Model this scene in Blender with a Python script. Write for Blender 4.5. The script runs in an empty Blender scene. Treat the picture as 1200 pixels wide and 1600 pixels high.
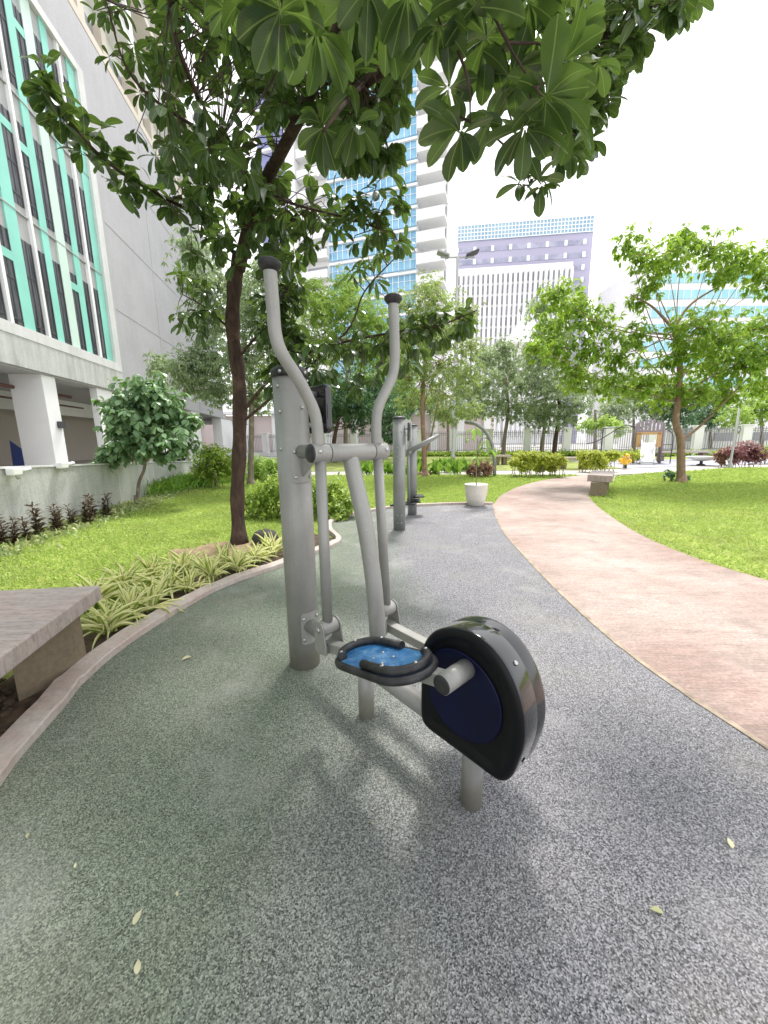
import bpy, bmesh, math, random
import numpy as np
from mathutils import Vector, Matrix
random.seed(7)
RNG = np.random.default_rng(11)
sc = bpy.context.scene
COL = sc.collection
PI = math.pi

# ------------------------------------------------------------------ camera
F = 584.0; CH = 1.25; PITCH = math.radians(10.66); ROLL = math.radians(0.6)
_c, _s = math.cos(PITCH), math.sin(PITCH)
_f = np.array([0, _c, -_s]); _u0 = np.array([0, _s, _c]); _r0 = np.array([1., 0, 0])
_r = math.cos(ROLL) * _r0 - math.sin(ROLL) * _u0
_u = math.cos(ROLL) * _u0 + math.sin(ROLL) * _r0
CAM = np.array([0, 0, CH])
cd = bpy.data.cameras.new('camera'); cam = bpy.data.objects.new('camera', cd); COL.objects.link(cam)
cd.sensor_fit = 'VERTICAL'; cd.sensor_height = 32; cd.lens = 32 * F / 1600; cd.clip_start = .02; cd.clip_end = 3000
m3 = Matrix(((_r[0], _u[0], -_f[0]), (_r[1], _u[1], -_f[1]), (_r[2], _u[2], -_f[2])))
cam.matrix_world = Matrix.Translation((0, 0, CH)) @ m3.to_4x4()
sc.camera = cam

# ------------------------------------------------------------------ light
SUN_EL = math.radians(63); SUN_AZ = math.radians(14)      # azimuth measured from +Y towards +X
w = bpy.data.worlds.new('World'); sc.world = w; w.use_nodes = True
nt = w.node_tree; nt.nodes.clear()
sky = nt.nodes.new('ShaderNodeTexSky'); sky.sky_type = 'NISHITA'; sky.sun_disc = False
sky.sun_elevation = SUN_EL; sky.sun_rotation = SUN_AZ; sky.air_density = 1.0; sky.dust_density = 4.0; sky.ozone_density = 1.0
hs = nt.nodes.new('ShaderNodeHueSaturation'); hs.inputs['Saturation'].default_value = .16; hs.inputs['Value'].default_value = 1.0
mx = nt.nodes.new('ShaderNodeMix'); mx.data_type = 'RGBA'; mx.inputs[0].default_value = .6
mx.inputs[7].default_value = (11.2, 11.3, 11.6, 1)         # cloud layer, even and bright
bg = nt.nodes.new('ShaderNodeBackground'); bg.inputs[1].default_value = .12
wo = nt.nodes.new('ShaderNodeOutputWorld')
nt.links.new(sky.outputs[0], hs.inputs['Color']); nt.links.new(hs.outputs[0], mx.inputs[6])
nt.links.new(mx.outputs[2], bg.inputs[0]); nt.links.new(bg.outputs[0], wo.inputs[0])
sd = bpy.data.lights.new('sun', 'SUN'); sun = bpy.data.objects.new('sun', sd); COL.objects.link(sun)
sd.energy = 2.4; sd.angle = math.radians(9); sd.color = (1, .96, .9)
_sd = Vector((math.sin(SUN_AZ) * math.cos(SUN_EL), math.cos(SUN_AZ) * math.cos(SUN_EL), math.sin(SUN_EL)))
sun.rotation_euler = _sd.to_track_quat('Z', 'Y').to_euler(); sun.location = (8, 10, 20)
sc.view_settings.view_transform = 'Standard'; sc.view_settings.look = 'None'
sc.view_settings.exposure = 0.84; sc.view_settings.gamma = 1

# ------------------------------------------------------------------ surveying helpers: photo direction -> real place
def ray(px, py): return _f + _r * (px - 600) / F + _u * (800 - py) / F
def G(px, py, z=0.0):
    d = ray(px, py); return CAM + d * ((z - CH) / d[2])
def A(px, py, Y):
    d = ray(px, py); return CAM + d * (Y / d[1])
def PLN(px, py, p0, n):
    d = ray(px, py); return CAM + d * (((np.asarray(p0) - CAM) @ n) / (d @ n))

# ------------------------------------------------------------------ objects
def tag(o, label=None, cat=None, group=None, kind=None):
    if label: o['label'] = label
    if cat: o['category'] = cat
    if group: o['group'] = group
    if kind: o['kind'] = kind
    return o
def thing(name, label, cat, loc=(0, 0, 0), group=None):
    o = bpy.data.objects.new(name, None); COL.objects.link(o); o.location = Vector([float(v) for v in loc]); o.empty_display_size = .1
    return tag(o, label, cat, group)
def rootloc(p):
    while p.parent: p = p.parent
    return np.array(p.location)
def copy_tree(o, loc, rz=0, sc_=1.0, label=None):
    r = o.copy(); COL.objects.link(r); r.location = Vector([float(v) for v in loc]); r.rotation_euler = (0, 0, rz); r.scale = (sc_,) * 3
    if label: r['label'] = label
    for ch in o.children:
        c2 = ch.copy(); COL.objects.link(c2); c2.parent = r
        for g in ch.children:
            d2 = g.copy(); COL.objects.link(d2); d2.parent = c2
    return r

class MB:
    """collects shapes given in world coordinates, links them as one mesh object"""
    def __init__(s): s.v = []; s.f = []; s.m = []; s.sm = []; s.n = 0; s.uv = None; s.mats = 0
    def add(s, verts, faces, mi=0, smooth=False):
        verts = [tuple(float(c) for c in p) for p in verts]
        s.v += verts; s.f += [tuple(i + s.n for i in f) for f in faces]
        s.m += [mi] * len(faces); s.sm += [smooth] * len(faces); s.n += len(verts); return s
    def box(s, c, size, ax=None, mi=0):
        c = np.asarray(c, float); h = np.asarray(size, float) / 2
        X, Y, Z = (np.eye(3) if ax is None else [np.asarray(a, float) for a in ax])
        vs = [c + X * h[0] * i + Y * h[1] * j + Z * h[2] * k for i in (-1, 1) for j in (-1, 1) for k in (-1, 1)]
        return s.add(vs, [(0, 1, 3, 2), (4, 6, 7, 5), (0, 4, 5, 1), (2, 3, 7, 6), (0, 2, 6, 4), (1, 5, 7, 3)], mi)
    def rbox(s, c, size, rz, mi=0):
        return s.box(c, size, [(math.cos(rz), math.sin(rz), 0), (-math.sin(rz), math.cos(rz), 0), (0, 0, 1)], mi)
    def tube(s, pts, r, seg=16, cap=True, mi=0):
        pts = [np.asarray(p, float) for p in pts]; n = len(pts)
        rs = [r] * n if np.isscalar(r) else list(r)
        vs = []; fs = []
        t0 = pts[1] - pts[0]; t0 /= np.linalg.norm(t0)
        ref = np.array([0, 0, 1.]) if abs(t0[2]) < .9 else np.array([1., 0, 0])
        U = np.cross(t0, ref); U /= np.linalg.norm(U)
        for i, p in enumerate(pts):
            t = pts[min(i + 1, n - 1)] - pts[max(i - 1, 0)]; t /= (np.linalg.norm(t) + 1e-9)
            U = U - t * (U @ t); U /= np.linalg.norm(U); V = np.cross(t, U)
            for k in range(seg):
                a = 2 * PI * k / seg; vs.append(p + (U * math.cos(a) + V * math.sin(a)) * rs[i])
        for i in range(n - 1):
            for k in range(seg):
                k2 = (k + 1) % seg; fs.append((i * seg + k, i * seg + k2, (i + 1) * seg + k2, (i + 1) * seg + k))
        s.add(vs, fs, mi, True)
        if cap: s.n -= 0; s.f += [tuple(range(s.n - len(vs) + seg - 1, s.n - len(vs) - 1, -1)), tuple(range(s.n - seg, s.n))]; s.m += [mi] * 2; s.sm += [False] * 2
        return s
    def lathe(s, prof, c, ax=(0, 0, 1), seg=32, mi=0, smooth=True):
        ax = np.asarray(ax, float); ax /= np.linalg.norm(ax); c = np.asarray(c, float)
        ref = np.array([0, 0, 1.]) if abs(ax[2]) < .9 else np.array([1., 0, 0])
        U = np.cross(ax, ref); U /= np.linalg.norm(U); V = np.cross(ax, U); vs = []; fs = []
        for (r, h) in prof:
            for k in range(seg):
                a = 2 * PI * k / seg; vs.append(c + ax * h + (U * math.cos(a) + V * math.sin(a)) * r)
        for i in range(len(prof) - 1):
            for k in range(seg):
                k2 = (k + 1) % seg; fs.append((i * seg + k, i * seg + k2, (i + 1) * seg + k2, (i + 1) * seg + k))
        s.add(vs, fs, mi, smooth)
        b = s.n - len(vs)
        s.f += [tuple(range(b + seg - 1, b - 1, -1)), tuple(range(s.n - seg, s.n))]; s.m += [mi] * 2; s.sm += [False] * 2
        return s
    def prism(s, poly, d, mi=0, smooth_side=False):
        poly = [np.asarray(p, float) for p in poly]; d = np.asarray(d, float); n = len(poly)
        s.add(poly + [p + d for p in poly], [tuple(range(n - 1, -1, -1)), tuple(range(n, 2 * n))], mi)
        b = s.n - 2 * n
        for i in range(n):
            j = (i + 1) % n; s.f.append((b + i, b + j, b + n + j, b + n + i)); s.m.append(mi); s.sm.append(smooth_side)
        return s
    def build(s, name, mat, parent=None, bevel=0, seg=2, label=None):
        me = bpy.data.meshes.new(name)
        off = rootloc(parent) if parent is not None else np.zeros(3)
        me.from_pydata([(x - off[0], y - off[1], z - off[2]) for x, y, z in s.v], [], s.f)
        for m_ in (mat if isinstance(mat, (list, tuple)) else [mat]): me.materials.append(m_)
        me.polygons.foreach_set('material_index', s.m); me.polygons.foreach_set('use_smooth', s.sm)
        bm = bmesh.new(); bm.from_mesh(me); bmesh.ops.recalc_face_normals(bm, faces=bm.faces); bm.to_mesh(me); bm.free()
        me.update()
        o = bpy.data.objects.new(name, me); COL.objects.link(o)
        if parent is not None: o.parent = parent
        if bevel:
            b = o.modifiers.new('bevel', 'BEVEL'); b.width = bevel; b.segments = seg; b.limit_method = 'ANGLE'; b.angle_limit = math.radians(35)
            b.harden_normals = False
        if label: o['label'] = label
        return o

# ------------------------------------------------------------------ materials
def newmat(name):
    m = bpy.data.materials.new(name); m.use_nodes = True; return m, m.node_tree, m.node_tree.nodes['Principled BSDF']
def N(t, typ, **k):
    n = t.nodes.new(typ)
    for a, b in k.items():
        if a in n.inputs.keys(): n.inputs[a].default_value = b
        else: setattr(n, a, b)
    return n
def coord(t, scale=(1, 1, 1), rot=(0, 0, 0)):
    tc = N(t, 'ShaderNodeTexCoord'); mp = N(t, 'ShaderNodeMapping'); mp.inputs['Scale'].default_value = scale; mp.inputs['Rotation'].default_value = rot
    g = N(t, 'ShaderNodeNewGeometry'); t.links.new(g.outputs['Position'], mp.inputs[0]); return mp.outputs[0]
def noise(t, vec, scale, detail=4, rough=.6):
    n = N(t, 'ShaderNodeTexNoise', Scale=scale, Detail=detail, Roughness=rough); t.links.new(vec, n.inputs['Vector']); return n.outputs['Fac']
def ramp(t, fac, stops):
    r = N(t, 'ShaderNodeValToRGB'); e = r.color_ramp.elements
    while len(e) < len(stops): e.new(.5)
    for i, (p, c) in enumerate(stops): e[i].position = p; e[i].color = (*c, 1) if len(c) == 3 else c
    t.links.new(fac, r.inputs[0]); return r.outputs[0]
def mixc(t, fac, a, b, mode='MIX'):
    m = N(t, 'ShaderNodeMix', data_type='RGBA', blend_type=mode)
    for i, v in ((0, fac), (6, a), (7, b)):
        if isinstance(v, (int, float)): m.inputs[i].default_value = v
        elif isinstance(v, tuple): m.inputs[i].default_value = (*v, 1)
        else: t.links.new(v, m.inputs[i])
    return m.outputs[2]
def bump(t, p, h, strength=.3, dist=.01):
    b = N(t, 'ShaderNodeBump', Strength=strength, Distance=dist); t.links.new(h, b.inputs['Height']); t.links.new(b.outputs[0], p.inputs['Normal'])
def solid(name, c, rough=.5, metal=0, var=.12, vs=3., bs=0, bscale=60, c2=None, coat=0, detail=4):
    m, t, p = newmat(name); v = coord(t)
    n = noise(t, v, vs, detail)
    lo = tuple(x * (1 - var) for x in c); hi = tuple(min(1, x * (1 + var)) for x in c) if c2 is None else c2
    t.links.new(ramp(t, n, [(.3, lo), (.7, hi)]), p.inputs['Base Color'])
    p.inputs['Roughness'].default_value = rough; p.inputs['Metallic'].default_value = metal; p.inputs['Coat Weight'].default_value = coat
    if bs: bump(t, p, noise(t, v, bscale, 5), bs, .01)
    return m
def concrete(name, c, streak=.5, stain=(.12, .12, .115), scale=1., rough=.85, pink=None):
    """concrete with vertical water streaks and blotches"""
    m, t, p = newmat(name)
    v1 = coord(t, (2.2 * scale, 2.2 * scale, .22 * scale)); v2 = coord(t)
    n1 = noise(t, v1, 1.6, 7, .7); n2 = noise(t, v2, 1.1 * scale, 7, .65); n3 = noise(t, v2, 40, 4, .6)
    col = mixc(t, ramp(t, n1, [(.42, (0, 0, 0)), (.72, (streak,) * 3)]), c, stain)
    col = mixc(t, ramp(t, n2, [(.35, (0, 0, 0)), (.75, (.5,) * 3)]), col, tuple(min(1, x * 1.25) for x in c))
    if pink: col = mixc(t, ramp(t, noise(t, v2, 5, 6, .7), [(.4, (0, 0, 0)), (.65, (.8,) * 3)]), col, pink)
    col = mixc(t, .3, col, ramp(t, n3, [(.3, (.3,) * 3), (.7, (.85,) * 3)]), 'OVERLAY')
    t.links.new(col, p.inputs['Base Color']); p.inputs['Roughness'].default_value = rough
    bump(t, p, n3, .35, .006); return m
def bench_grain():
    m = M['bench']; t = m.node_tree; p = t.nodes['Principled BSDF']; src = p.inputs['Base Color'].links[0].from_socket
    v = coord(t, (3, 16, 3), (0, 0, .75)); n = noise(t, v, 2.0, 8, .7)
    c = mixc(t, ramp(t, n, [(.4, (0, 0, 0)), (.6, (.75,) * 3)]), src, (.52, .43, .41)); n2 = noise(t, v, 5.0, 6, .7)
    c = mixc(t, ramp(t, n2, [(.52, (0, 0, 0)), (.66, (.6,) * 3)]), c, (.17, .13, .12)); t.links.new(c, p.inputs['Base Color'])
def leafmat(name, c1, c2, trans=.35, tcol=None, rough=.4, veins=False, varieg=None, spec=.5):
    m, t, p = newmat(name)
    at_ = N(t, 'ShaderNodeAttribute', attribute_name='rnd')
    col = ramp(t, at_.outputs['Fac'], [(0, c1), (.85, c2), (1, tuple(min(1, x * 1.35) for x in c2))])
    if veins or varieg:
        uv = N(t, 'ShaderNodeUVMap', uv_map='uv'); sp = N(t, 'ShaderNodeSeparateXYZ'); t.links.new(uv.outputs[0], sp.inputs[0])
        a1 = N(t, 'ShaderNodeMath', operation='SUBTRACT'); t.links.new(sp.outputs[0], a1.inputs[0]); a1.inputs[1].default_value = .5
        a2 = N(t, 'ShaderNodeMath', operation='ABSOLUTE'); t.links.new(a1.outputs[0], a2.inputs[0])
    if veins:
        mr = ramp(t, a2.outputs[0], [(.012, (.75,) * 3), (.035, (0, 0, 0))])
        col = mixc(t, mr, col, (.30, .38, .13))
        # side veins: slanted lines along the blade
        ad = N(t, 'ShaderNodeMath', operation='MULTIPLY_ADD'); t.links.new(a2.outputs[0], ad.inputs[0]); ad.inputs[1].default_value = -.55; t.links.new(sp.outputs[1], ad.inputs[2])
        ml = N(t, 'ShaderNodeMath', operation='MULTIPLY'); t.links.new(ad.outputs[0], ml.inputs[0]); ml.inputs[1].default_value = 85
        sn = N(t, 'ShaderNodeMath', operation='SINE'); t.links.new(ml.outputs[0], sn.inputs[0])
        vr = ramp(t, sn.outputs[0], [(.8, (0, 0, 0)), (1, (.22,) * 3)])
        col = mixc(t, vr, col, (.16, .26, .07))
    if varieg:
        mr = ramp(t, a2.outputs[0], [(.17, (0, 0, 0)), (.24, (1, 1, 1))])
        col = mixc(t, mr, col, varieg)
    t.links.new(col, p.inputs['Base Color']); p.inputs['Roughness'].default_value = rough
    p.inputs['Specular IOR Level'].default_value = spec
    tr = N(t, 'ShaderNodeBsdfTranslucent'); ms = N(t, 'ShaderNodeMixShader'); ms.inputs[0].default_value = trans
    tc = mixc(t, .8, col, tcol or (.30, .48, .05), 'MIX') if not varieg else col
    t.links.new(tc, tr.inputs[0]); t.links.new(p.outputs[0], ms.inputs[1]); t.links.new(tr.outputs[0], ms.inputs[2])
    t.links.new(ms.outputs[0], t.nodes['Material Output'].inputs[0]); return m
def barkmat(name, c1, c2, scale=1.):
    m, t, p = newmat(name); v = coord(t, (9 * scale, 9 * scale, 2.2 * scale)); v2 = coord(t)
    n1 = noise(t, v, 2.2, 8, .7); n2 = noise(t, v2, 6 * scale, 5)
    col = ramp(t, n1, [(.3, c1), (.7, c2)])
    col = mixc(t, ramp(t, n2, [(.55, (0, 0, 0)), (.7, (.6,) * 3)]), col, tuple(min(1, x * 1.7) for x in c2))
    t.links.new(col, p.inputs['Base Color']); p.inputs['Roughness'].default_value = .9; bump(t, p, n1, .8, .02); return m

M = {}
# grey and green rubber crumb
def rubber():
    m, t, p = newmat('rubber_crumb'); v = coord(t)
    vo = N(t, 'ShaderNodeTexVoronoi', Scale=290.); t.links.new(v, vo.inputs['Vector'])
    sx = N(t, 'ShaderNodeSeparateColor'); t.links.new(vo.outputs['Color'], sx.inputs[0])
    big = noise(t, v, .55, 5, .55); mid = noise(t, v, 3.2, 5, .6); fine = noise(t, v, 110, 3, .7)
    grey = ramp(t, sx.outputs[0], [(.0, (.03, .03, .034)), (.28, (.12, .118, .13)), (.62, (.235, .232, .248)), (1, (.43, .42, .45))])
    green = ramp(t, sx.outputs[0], [(.0, (.035, .045, .035)), (.28, (.115, .137, .103)), (.65, (.19, .22, .168)), (1, (.32, .365, .285))])
    sp = N(t, 'ShaderNodeSeparateXYZ'); t.links.new(v, sp.inputs[0])
    # greener and a little darker on the side away from the path
    mr = N(t, 'ShaderNodeMapRange'); t.links.new(sp.outputs[0], mr.inputs[0])
    mr.inputs[1].default_value = .55; mr.inputs[2].default_value = -.75; mr.inputs[3].default_value = -.25; mr.inputs[4].default_value = .55
    ad = N(t, 'ShaderNodeMath', operation='ADD'); t.links.new(mr.outputs[0], ad.inputs[0]); t.links.new(big, ad.inputs[1])
    col = mixc(t, ramp(t, ad.outputs[0], [(.35, (0, 0, 0)), (.85, (1, 1, 1))]), grey, green)
    col = mixc(t, ramp(t, mid, [(.66, (0, 0, 0)), (.76, (.28,) * 3)]), col, (.10, .25, .17))
    col = mixc(t, .4, col, ramp(t, fine, [(.3, (.3,) * 3), (.7, (.72,) * 3)]), 'OVERLAY')
    d = noise(t, v, 1.3, 6, .65); col = mixc(t, ramp(t, d, [(.5, (0, 0, 0)), (.8, (.35,) * 3)]), col, (.34, .31, .24))
    dn = noise(t, v, 2.1, 6, .6); col = mixc(t, ramp(t, dn, [(.52, (0, 0, 0)), (.72, (.32,) * 3)]), col, (.46, .45, .44))
    t.links.new(col, p.inputs['Base Color']); p.inputs['Roughness'].default_value = .8
    bump(t, p, vo.outputs['Distance'], .7, .004); return m
M['rubber'] = rubber()
def pathm():
    m, t, p = newmat('stamped_concrete')
    v = coord(t, (1, 1, 1), (0, 0, .12)); vs_ = coord(t, (1.3, 5.5, 1), (0, 0, .10)); vf = coord(t, (5, 60, 1), (0, 0, .10))
    a = noise(t, vs_, 1.6, 9, .72); b = noise(t, v, .8, 5); c_ = noise(t, vf, 1.6, 6, .7)
    col = ramp(t, a, [(.28, (.26, .20, .175)), (.45, (.28, .195, .165)), (.60, (.36, .25, .215)), (.78, (.47, .37, .335))])
    col = mixc(t, ramp(t, b, [(.35, (0, 0, 0)), (.65, (.65,) * 3)]), col, (.50, .43, .39))
    g2 = noise(t, v, 55, 6, .75); col = mixc(t, .55, col, ramp(t, g2, [(.3, (.2,) * 3), (.7, (.8,) * 3)]), 'OVERLAY')
    g3 = noise(t, v, 2.6, 7, .7); col = mixc(t, ramp(t, g3, [(.52, (0, 0, 0)), (.66, (.55,) * 3)]), col, (.22, .17, .15))
    col = mixc(t, .45, col, ramp(t, c_, [(.3, (.22,) * 3), (.7, (.78,) * 3)]), 'OVERLAY')
    # seams between the stamped boards
    sp = N(t, 'ShaderNodeSeparateXYZ'); t.links.new(v, sp.inputs[0])
    wv = N(t, 'ShaderNodeMath', operation='FRACT'); q = N(t, 'ShaderNodeMath', operation='MULTIPLY'); q.inputs[1].default_value = 1.6
    t.links.new(sp.outputs[1], q.inputs[0]); t.links.new(q.outputs[0], wv.inputs[0])
    col = mixc(t, ramp(t, wv.outputs[0], [(.0, (.5,) * 3), (.02, (0, 0, 0))]), col, (.16, .12, .10))
    t.links.new(col, p.inputs['Base Color']); p.inputs['Roughness'].default_value = .75; bump(t, p, a, .6, .02); return m
M['path'] = pathm()
M['lawn'] = solid('lawn_soil', (.20, .24, .06), .95, var=.45, vs=1.5, bs=.8, bscale=40, c2=(.36, .42, .10), detail=9)
M['soil'] = solid('soil', (.05, .033, .022), .95, var=.5, vs=14, bs=1, bscale=22, c2=(.13, .085, .055))
M['pave'] = solid('pale_paving', (.50, .47, .43), .85, var=.15, vs=1.2, bs=.2)
M['street'] = solid('street', (.38, .37, .355), .9, var=.2, vs=.4)
M['kerb'] = concrete('kerb_concrete', (.47, .42, .39), .3, (.17, .13, .11), 2., pink=(.42, .31, .27))
M['steel'] = solid('grey_painted_steel', (.345, .34, .325), .38, .25, var=.07, vs=7, bs=.04, bscale=200)
def steelm():
    m, t, p = newmat('grey_painted_steel'); v = coord(t); v1 = coord(t, (9, 9, 1.2))
    col = ramp(t, noise(t, v, 6, 5), [(.3, (.29, .286, .272)), (.7, (.345, .34, .325))])
    col = mixc(t, ramp(t, noise(t, v1, 2.5, 7, .7), [(.5, (0, 0, 0)), (.75, (.45,) * 3)]), col, (.22, .215, .195))
    n4 = noise(t, v, 90, 3, .6); col = mixc(t, ramp(t, n4, [(.66, (0, 0, 0)), (.72, (.6,) * 3)]), col, (.50, .49, .46))
    sp = N(t, 'ShaderNodeSeparateXYZ'); t.links.new(v, sp.inputs[0])
    ad = N(t, 'ShaderNodeMath', operation='MULTIPLY_ADD'); t.links.new(noise(t, v, 14, 5), ad.inputs[0]); ad.inputs[1].default_value = -.16; t.links.new(sp.outputs[2], ad.inputs[2])
    col = mixc(t, ramp(t, ad.outputs[0], [(.0, (.75,) * 3), (.07, (0, 0, 0))]), col, (.25, .235, .185))
    t.links.new(col, p.inputs['Base Color']); p.inputs['Metallic'].default_value = .2
    t.links.new(ramp(t, noise(t, v, 11, 6, .7), [(.3, (.32,) * 3), (.7, (.55,) * 3)]), p.inputs['Roughness']); bump(t, p, noise(t, v, 220, 3), .06, .003); return m
M['steel'] = steelm()
M['steel2'] = solid('grey_painted_steel_far', (.29, .30, .295), .4, .3, var=.08, vs=6)
M['bolt'] = solid('bolt_zinc', (.5, .5, .5), .32, .9, var=.05)
M['blackp'] = solid('black_plastic', (.006, .0062, .008), .15, var=.4, vs=5, coat=.8, bs=.03, bscale=9)
M['blackf'] = solid('black_plastic_matt', (.004, .0042, .006), .42, var=.4, vs=7, bs=.03, bscale=18)
M['blackf'].node_tree.nodes['Principled BSDF'].inputs['Specular IOR Level'].default_value = .25
M['blackr'] = solid('black_rubber', (.008, .008, .010), .5, var=.4, vs=18, c2=(.045, .045, .05), bs=.15, bscale=90)
M['navy'] = solid('navy_plastic', (.0022, .004, .030), .5, var=.3, vs=6)
M['navy'].node_tree.nodes['Principled BSDF'].inputs['Specular IOR Level'].default_value = .25
def bluep():
    m, t, p = newmat('blue_footplate'); v = coord(t)
    a = noise(t, v, 22, 7, .7); b = noise(t, v, 9, 4)
    col = ramp(t, a, [(.35, (.02, .09, .22)), (.52, (.035, .15, .35)), (.68, (.16, .29, .44))])
    t.links.new(col, p.inputs['Base Color']); t.links.new(ramp(t, b, [(.4, (.25,) * 3), (.6, (.6,) * 3)]), p.inputs['Roughness']); bump(t, p, a, .2, .003); return m
M['blue'] = bluep()
M['bench'] = concrete('bench_stone', (.34, .30, .285), .35, (.19, .15, .14), 2.5, pink=(.42, .29, .26), rough=.5)
bench_grain()
M['benchleg'] = concrete('bench_leg_stone', (.19, .15, .10), .6, (.12, .095, .07), 2.)  # brown stone, darkened in the colour for the shade under the seat
M['pot'] = solid('white_pot', (.70, .66, .60), .5, var=.12, vs=6)
M['wallc'] = concrete('weathered_wall', (.50, .505, .485), .8, (.22, .23, .21), 1.2)
M['facade'] = concrete('facade_concrete', (.41, .40, .425), .5, (.33, .33, .33), .6)
M['white'] = solid('white_paint', (.84, .84, .84), .6, var=.05, vs=.6)
M['frame'] = concrete('white_frame', (.62, .62, .615), .45, (.34, .34, .33), 1.)
M['mint'] = solid('mint_panel', (.27, .65, .55), .5, var=.10, vs=.7)
M['pmint'] = solid('pale_mint_panel', (.60, .76, .68), .5, var=.06, vs=.7)
M['gpanel'] = solid('grey_panel', (.40, .395, .40), .6, var=.06, vs=.7)
def glass(name, c, rough=.12, c2=None, vs=(1, 1, 1), spec=.8):
    m, t, p = newmat(name); v = coord(t, vs); n = noise(t, v, 1.3, 5, .6)
    t.links.new(ramp(t, n, [(.35, c), (.65, c2 or tuple(min(1, x * 1.8) for x in c))]), p.inputs['Base Color'])
    p.inputs['Roughness'].default_value = rough; p.inputs['Specular IOR Level'].default_value = spec; return m
M['gdark'] = glass('dark_window_glass', (.025, .028, .035), .35, (.16, .16, .18), (5, 5, .5), .3)
M['gblue'] = glass('blue_tower_glass', (.13, .38, .60), .2, (.30, .58, .78), (.25, .25, .5))
M['gaqua'] = glass('aqua_glass', (.22, .52, .60), .2, (.34, .65, .72), (.1, .1, .1))
M['ggrey'] = glass('grey_glass', (.22, .22, .25), .3, (.36, .36, .40), (.1, .1, .1))
M['purple'] = solid('lilac_cladding', (.42, .40, .53), .6, var=.06, vs=.05)
M['dpurple'] = solid('dark_lilac_cladding', (.24, .26, .46), .6, var=.06, vs=.05)
M['cream'] = solid('cream_plaster', (.62, .56, .48), .8, var=.06, vs=.5)
M['park'] = solid('parking_interior', (.50, .45, .40), .9, var=.06, vs=.5)
M['ceil'] = solid('parking_ceiling', (.40, .40, .40), .9, var=.06, vs=.5)
M['pipe'] = solid('red_brown_pipe', (.12, .045, .035), .5, var=.2)
M['dark'] = solid('dark_metal', (.06, .06, .065), .5, var=.2)
M['fencem'] = solid('fence_bar_paint', (.27, .26, .29), .5, var=.1)
M['fencep'] = solid('fence_pillar_paint', (.84, .83, .84), .8, var=.06, vs=.6)
M['pole'] = solid('lamp_pole_grey', (.42, .43, .43), .45, .2, var=.05)
M['orange'] = solid('orange_plastic', (.60, .36, .17), .5, var=.06)
M['yellow'] = solid('yellow_plastic', (.85, .50, .04), .4, var=.06)
M['lilac'] = solid('faded_violet_plastic', (.33, .27, .34), .55, var=.08)
M['pale'] = solid('pale_grey_plastic', (.70, .71, .72), .4, var=.05)
M['brown'] = solid('brown_post', (.22, .18, .17), .6, var=.1)
M['bluet'] = solid('blue_tarp', (.03, .05, .20), .6, var=.2)
M['stone'] = solid('garden_stone', (.07, .06, .055), .9, var=.4, bs=.6, bscale=14)

M['bark1'] = barkmat('bark_dark', (.028, .016, .012), (.105, .065, .048))
M['bark2'] = barkmat('bark_tan', (.20, .13, .09), (.36, .24, .17))
M['bark3'] = barkmat('bark_grey', (.13, .11, .085), (.28, .23, .18))
M['twig'] = solid('green_twig', (.10, .085, .05), .8, var=.3, vs=8)
M['L_big'] = leafmat('leaf_main_tree', (.025, .055, .020), (.068, .120, .036), .28, (.19, .31, .045), .24, veins=True)
M['L_mid'] = leafmat('leaf_olive', (.15, .22, .08), (.34, .43, .18), .4, (.48, .62, .15), .4)
M['L_grey'] = leafmat('leaf_grey_green', (.17, .24, .14), (.40, .48, .30), .4, (.45, .58, .25), .4)  # far trees are paled in the leaf colour in place of haze
M['L_round'] = leafmat('leaf_round_tree', (.09, .18, .08), (.26, .40, .20), .28, (.26, .44, .10), .30)
M['L_bright'] = leafmat('leaf_bright', (.10, .20, .03), (.29, .44, .06), .42, (.48, .68, .08), .4)
M['L_dark'] = leafmat('leaf_dark_pinnate', (.07, .15, .08), (.20, .33, .18), .3, (.18, .35, .10), .45)
M['L_lime'] = leafmat('leaf_lime', (.22, .35, .06), (.40, .55, .12), .4, (.5, .7, .15), .5)
M['L_hedge'] = leafmat('leaf_hedge', (.10, .20, .035), (.40, .52, .09), .4, (.5, .65, .10), .4)
M['L_trim'] = leafmat('leaf_trimmed', (.24, .32, .04), (.58, .62, .10), .4, (.7, .75, .10), .45)
M['L_pink'] = leafmat('leaf_copper', (.20, .13, .07), (.42, .24, .17), .3, (.5, .3, .2), .5)
M['L_red'] = leafmat('leaf_wine', (.13, .05, .055), (.34, .15, .16), .3, (.4, .15, .15), .5)
M['L_spider'] = leafmat('leaf_spider_plant', (.30, .46, .05), (.46, .62, .10), .4, None, .4, varieg=(.92, .90, .52))
M['L_lily'] = leafmat('leaf_lily', (.10, .24, .03), (.24, .42, .06), .35, (.35, .55, .06), .4)
M['L_cord'] = leafmat('leaf_cordyline', (.05, .035, .03), (.13, .10, .05), .2, (.2, .12, .06), .45)
M['L_cover'] = leafmat('leaf_cover', (.16, .26, .08), (.50, .52, .26), .3, (.5, .6, .2), .5)
M['grass'] = leafmat('grass_blade', (.27, .40, .07), (.46, .60, .15), .4, (.60, .74, .19), .6)
_t = M['grass'].node_tree; _p = _t.nodes['Principled BSDF']; _src = _p.inputs['Base Color'].links[0].from_socket
_v = coord(_t); _pc = ramp(_t, noise(_t, _v, .9, 7, .7), [(.50, (0, 0, 0)), (.68, (.6,) * 3)]); _c2 = mixc(_t, _pc, _src, (.46, .40, .16))
_pd = ramp(_t, noise(_t, _v, 2.3, 6, .7), [(.55, (0, 0, 0)), (.7, (.6,) * 3)]); _c2 = mixc(_t, _pd, _c2, (.15, .30, .05))
_t.links.new(_c2, _p.inputs['Base Color'])
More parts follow.
